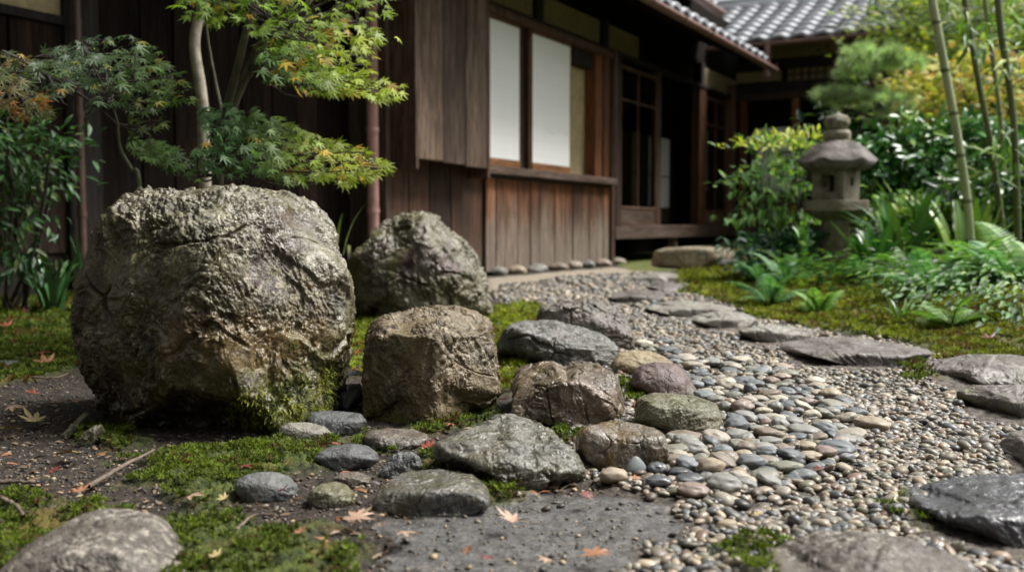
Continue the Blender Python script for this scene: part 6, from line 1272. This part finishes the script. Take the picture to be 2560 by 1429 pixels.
def fl_mesh(curl, seed):
    g = np.random.default_rng(seed); T = FSTAR.copy(); r2 = (T[:, :2]**2).sum(1); T[:, 2] = curl*r2+.18*np.sin(T[:, 0]*3+seed)*r2+g.normal(0, .05, len(T))*r2
    bm = bmesh.new(); vs = [bm.verts.new(p) for p in T]; [bm.faces.new([vs[i] for i in f]) for f in STAR[1]]
    st = [bm.verts.new(p) for p in ((-.02, 0, 0), (.02, 0, 0), (.015, -.8, .1), (-.015, -.8, .1))]; bm.faces.new(st); bmesh.ops.subdivide_edges(bm, edges=bm.edges, cuts=1, use_grid_fill=True)
    me = bpy.data.meshes.new('fallen_leaf'); bm.to_mesh(me); bm.free(); me.materials.append(LM['red']); me.polygons.foreach_set('use_smooth', np.ones(len(me.polygons), bool)); return me
FM = [fl_mesh(c, i) for i, c in enumerate((.2, -.3, .35, -.12))]
LZ = {893: .0, 892: .10, 1580: .03}
for k, (px, py, wpx, c, lb) in enumerate(FL):
    z = .012+LZ.get(px, 0); x, y = gp(px, py+wpx*.12, z); o = obj('fallen_leaf', FM[k % 4], loc=(x, y, float(gh(x, y))+z+.012), label=lb, cat='leaf'); s = wpx/F*y*.62
    s = min(s, .055); o.scale = (s, s, s); o.rotation_euler = (rnd.uniform(0, .35), rnd.uniform(-.25, .25), rnd.uniform(-2.2, 2.2)); o.material_slots[0].link = 'OBJECT'; o.material_slots[0].material = LM[c]
M_twig = flat_mat('twig_bark', (.13, .095, .07), .8, .3, 60, .4)
TWG = [([(220, 1222), (300, 1180), (385, 1140)], .0045, 'grey-brown broken twig lying on the soil before the boulder'), ([(-20, 1212), (40, 1216), (92, 1222)], .004, 'thin dark twig at the left picture edge'), ([(0, 1250), (40, 1275), (60, 1310)], .004, 'short dark root curving out of the soil at left'),
       ([(75, 945), (130, 952), (170, 944)], .0025, 'thin pale twig on the shaded left moss'), ([(590, 1330), (640, 1300), (700, 1310)], .0025, 'fine twig between moss and flat dark stone')]
for pts, r, lb in TWG:
    P = smooth_path([(*gp(x, y, .012), .016+.004*i) for i, (x, y) in enumerate(pts)], 16); P[:, 2] += .004*noise(P*90, 3); o = obj('twig', mesh('twig', *tube(P, r*(1+.2*noise(P*80, 5))*np.linspace(1.1, .6, 16), 8), M_twig), label=lb, cat='twig')
g = np.random.default_rng(5); px = g.uniform(-20, 1500, 1700); py = g.uniform(1000, 1440, 1700); Pt = np.array([(*gp(a, b), 0) for a, b in zip(px, py)]); okk = polymask(Pt[:, 0], Pt[:, 1], [WETW], .05)+polymask(Pt[:, 0], Pt[:, 1], GRAVW and [GRAVW], .03) < .9; Pt = Pt[okk]; Pt[:, 2] = gh(Pt[:, 0], Pt[:, 1])+.004
CHIP = (np.array([(-.12, 0, 0), (.12, 0, 0), (.16, .5, .1), (-.1, .55, .05), (.02, 1, .0)]), np.array([(0, 1, 2), (0, 2, 3), (3, 2, 4)]))
n = len(Pt); a = g.uniform(0, 6.28, n); leaves(CHIP, Pt, np.stack([np.cos(a), np.sin(a), g.normal(0, .2, n)], 1), np.tile((0, 0, 1.), (n, 1))+rn3(g, n, .4), .012*g.uniform(.5, 2., n), [(.10, .07, .045), (.2, .14, .09), (.05, .035, .025), (.3, .13, .06), (.28, .2, .13)], L_dry, 'leaf_litter', None, seed=5, label='tiny bits of dead leaves and bark scattered over the soil', cat='leaf litter', kind='stuff')
# unseen tree added outside the left edge to put the left side in shade
shrub('evergreen_tree', 'unseen evergreen tree added outside the left edge to shade the mossy ground', 'tree', (-2.5, 1.7, 2.65), (1.5, 1.5, .75), 6500, OVAL, .11, [(.02, .06, .015), (.035, .09, .02), (.06, .12, .025)], None, L_gloss, 140, clump=70, spread=.17, stems=8)
# unseen leafy block added behind the viewer to cut the light from there
hd = thing('light_blocker', (.5, -2.6, 0), 'unseen tall leafy block added behind the viewer to cut low light', 'light_blocker')
g = np.random.default_rng(150); n = 9000; P = np.stack([g.uniform(-5.5, 6.5, n), -2.6+g.uniform(-.35, .45, n), g.uniform(0, 2.9, n)], 1)
leaves(OVAL, P, rn3(g, n)+np.array((0, .6, .1)), rn3(g, n)+np.array((0, 1., .5)), .16*g.uniform(.6, 1.2, n), [(.02, .06, .015), (.035, .09, .02)], L_soft, 'foliage', hd)
V = np.array([(x, y, z) for x in (-5.4, 6.4) for y in (-2.95, -2.45) for z in (0, 2.8)]); obj('core_box', mesh('core_box', V, np.array([[0, 2, 3, 1], [4, 5, 7, 6], [0, 1, 5, 4], [2, 6, 7, 3], [0, 4, 6, 2], [1, 3, 7, 5]]), BARKD, smooth=False), hd)  # solid box inside the leaves, added to stop light
par_fix(hd)
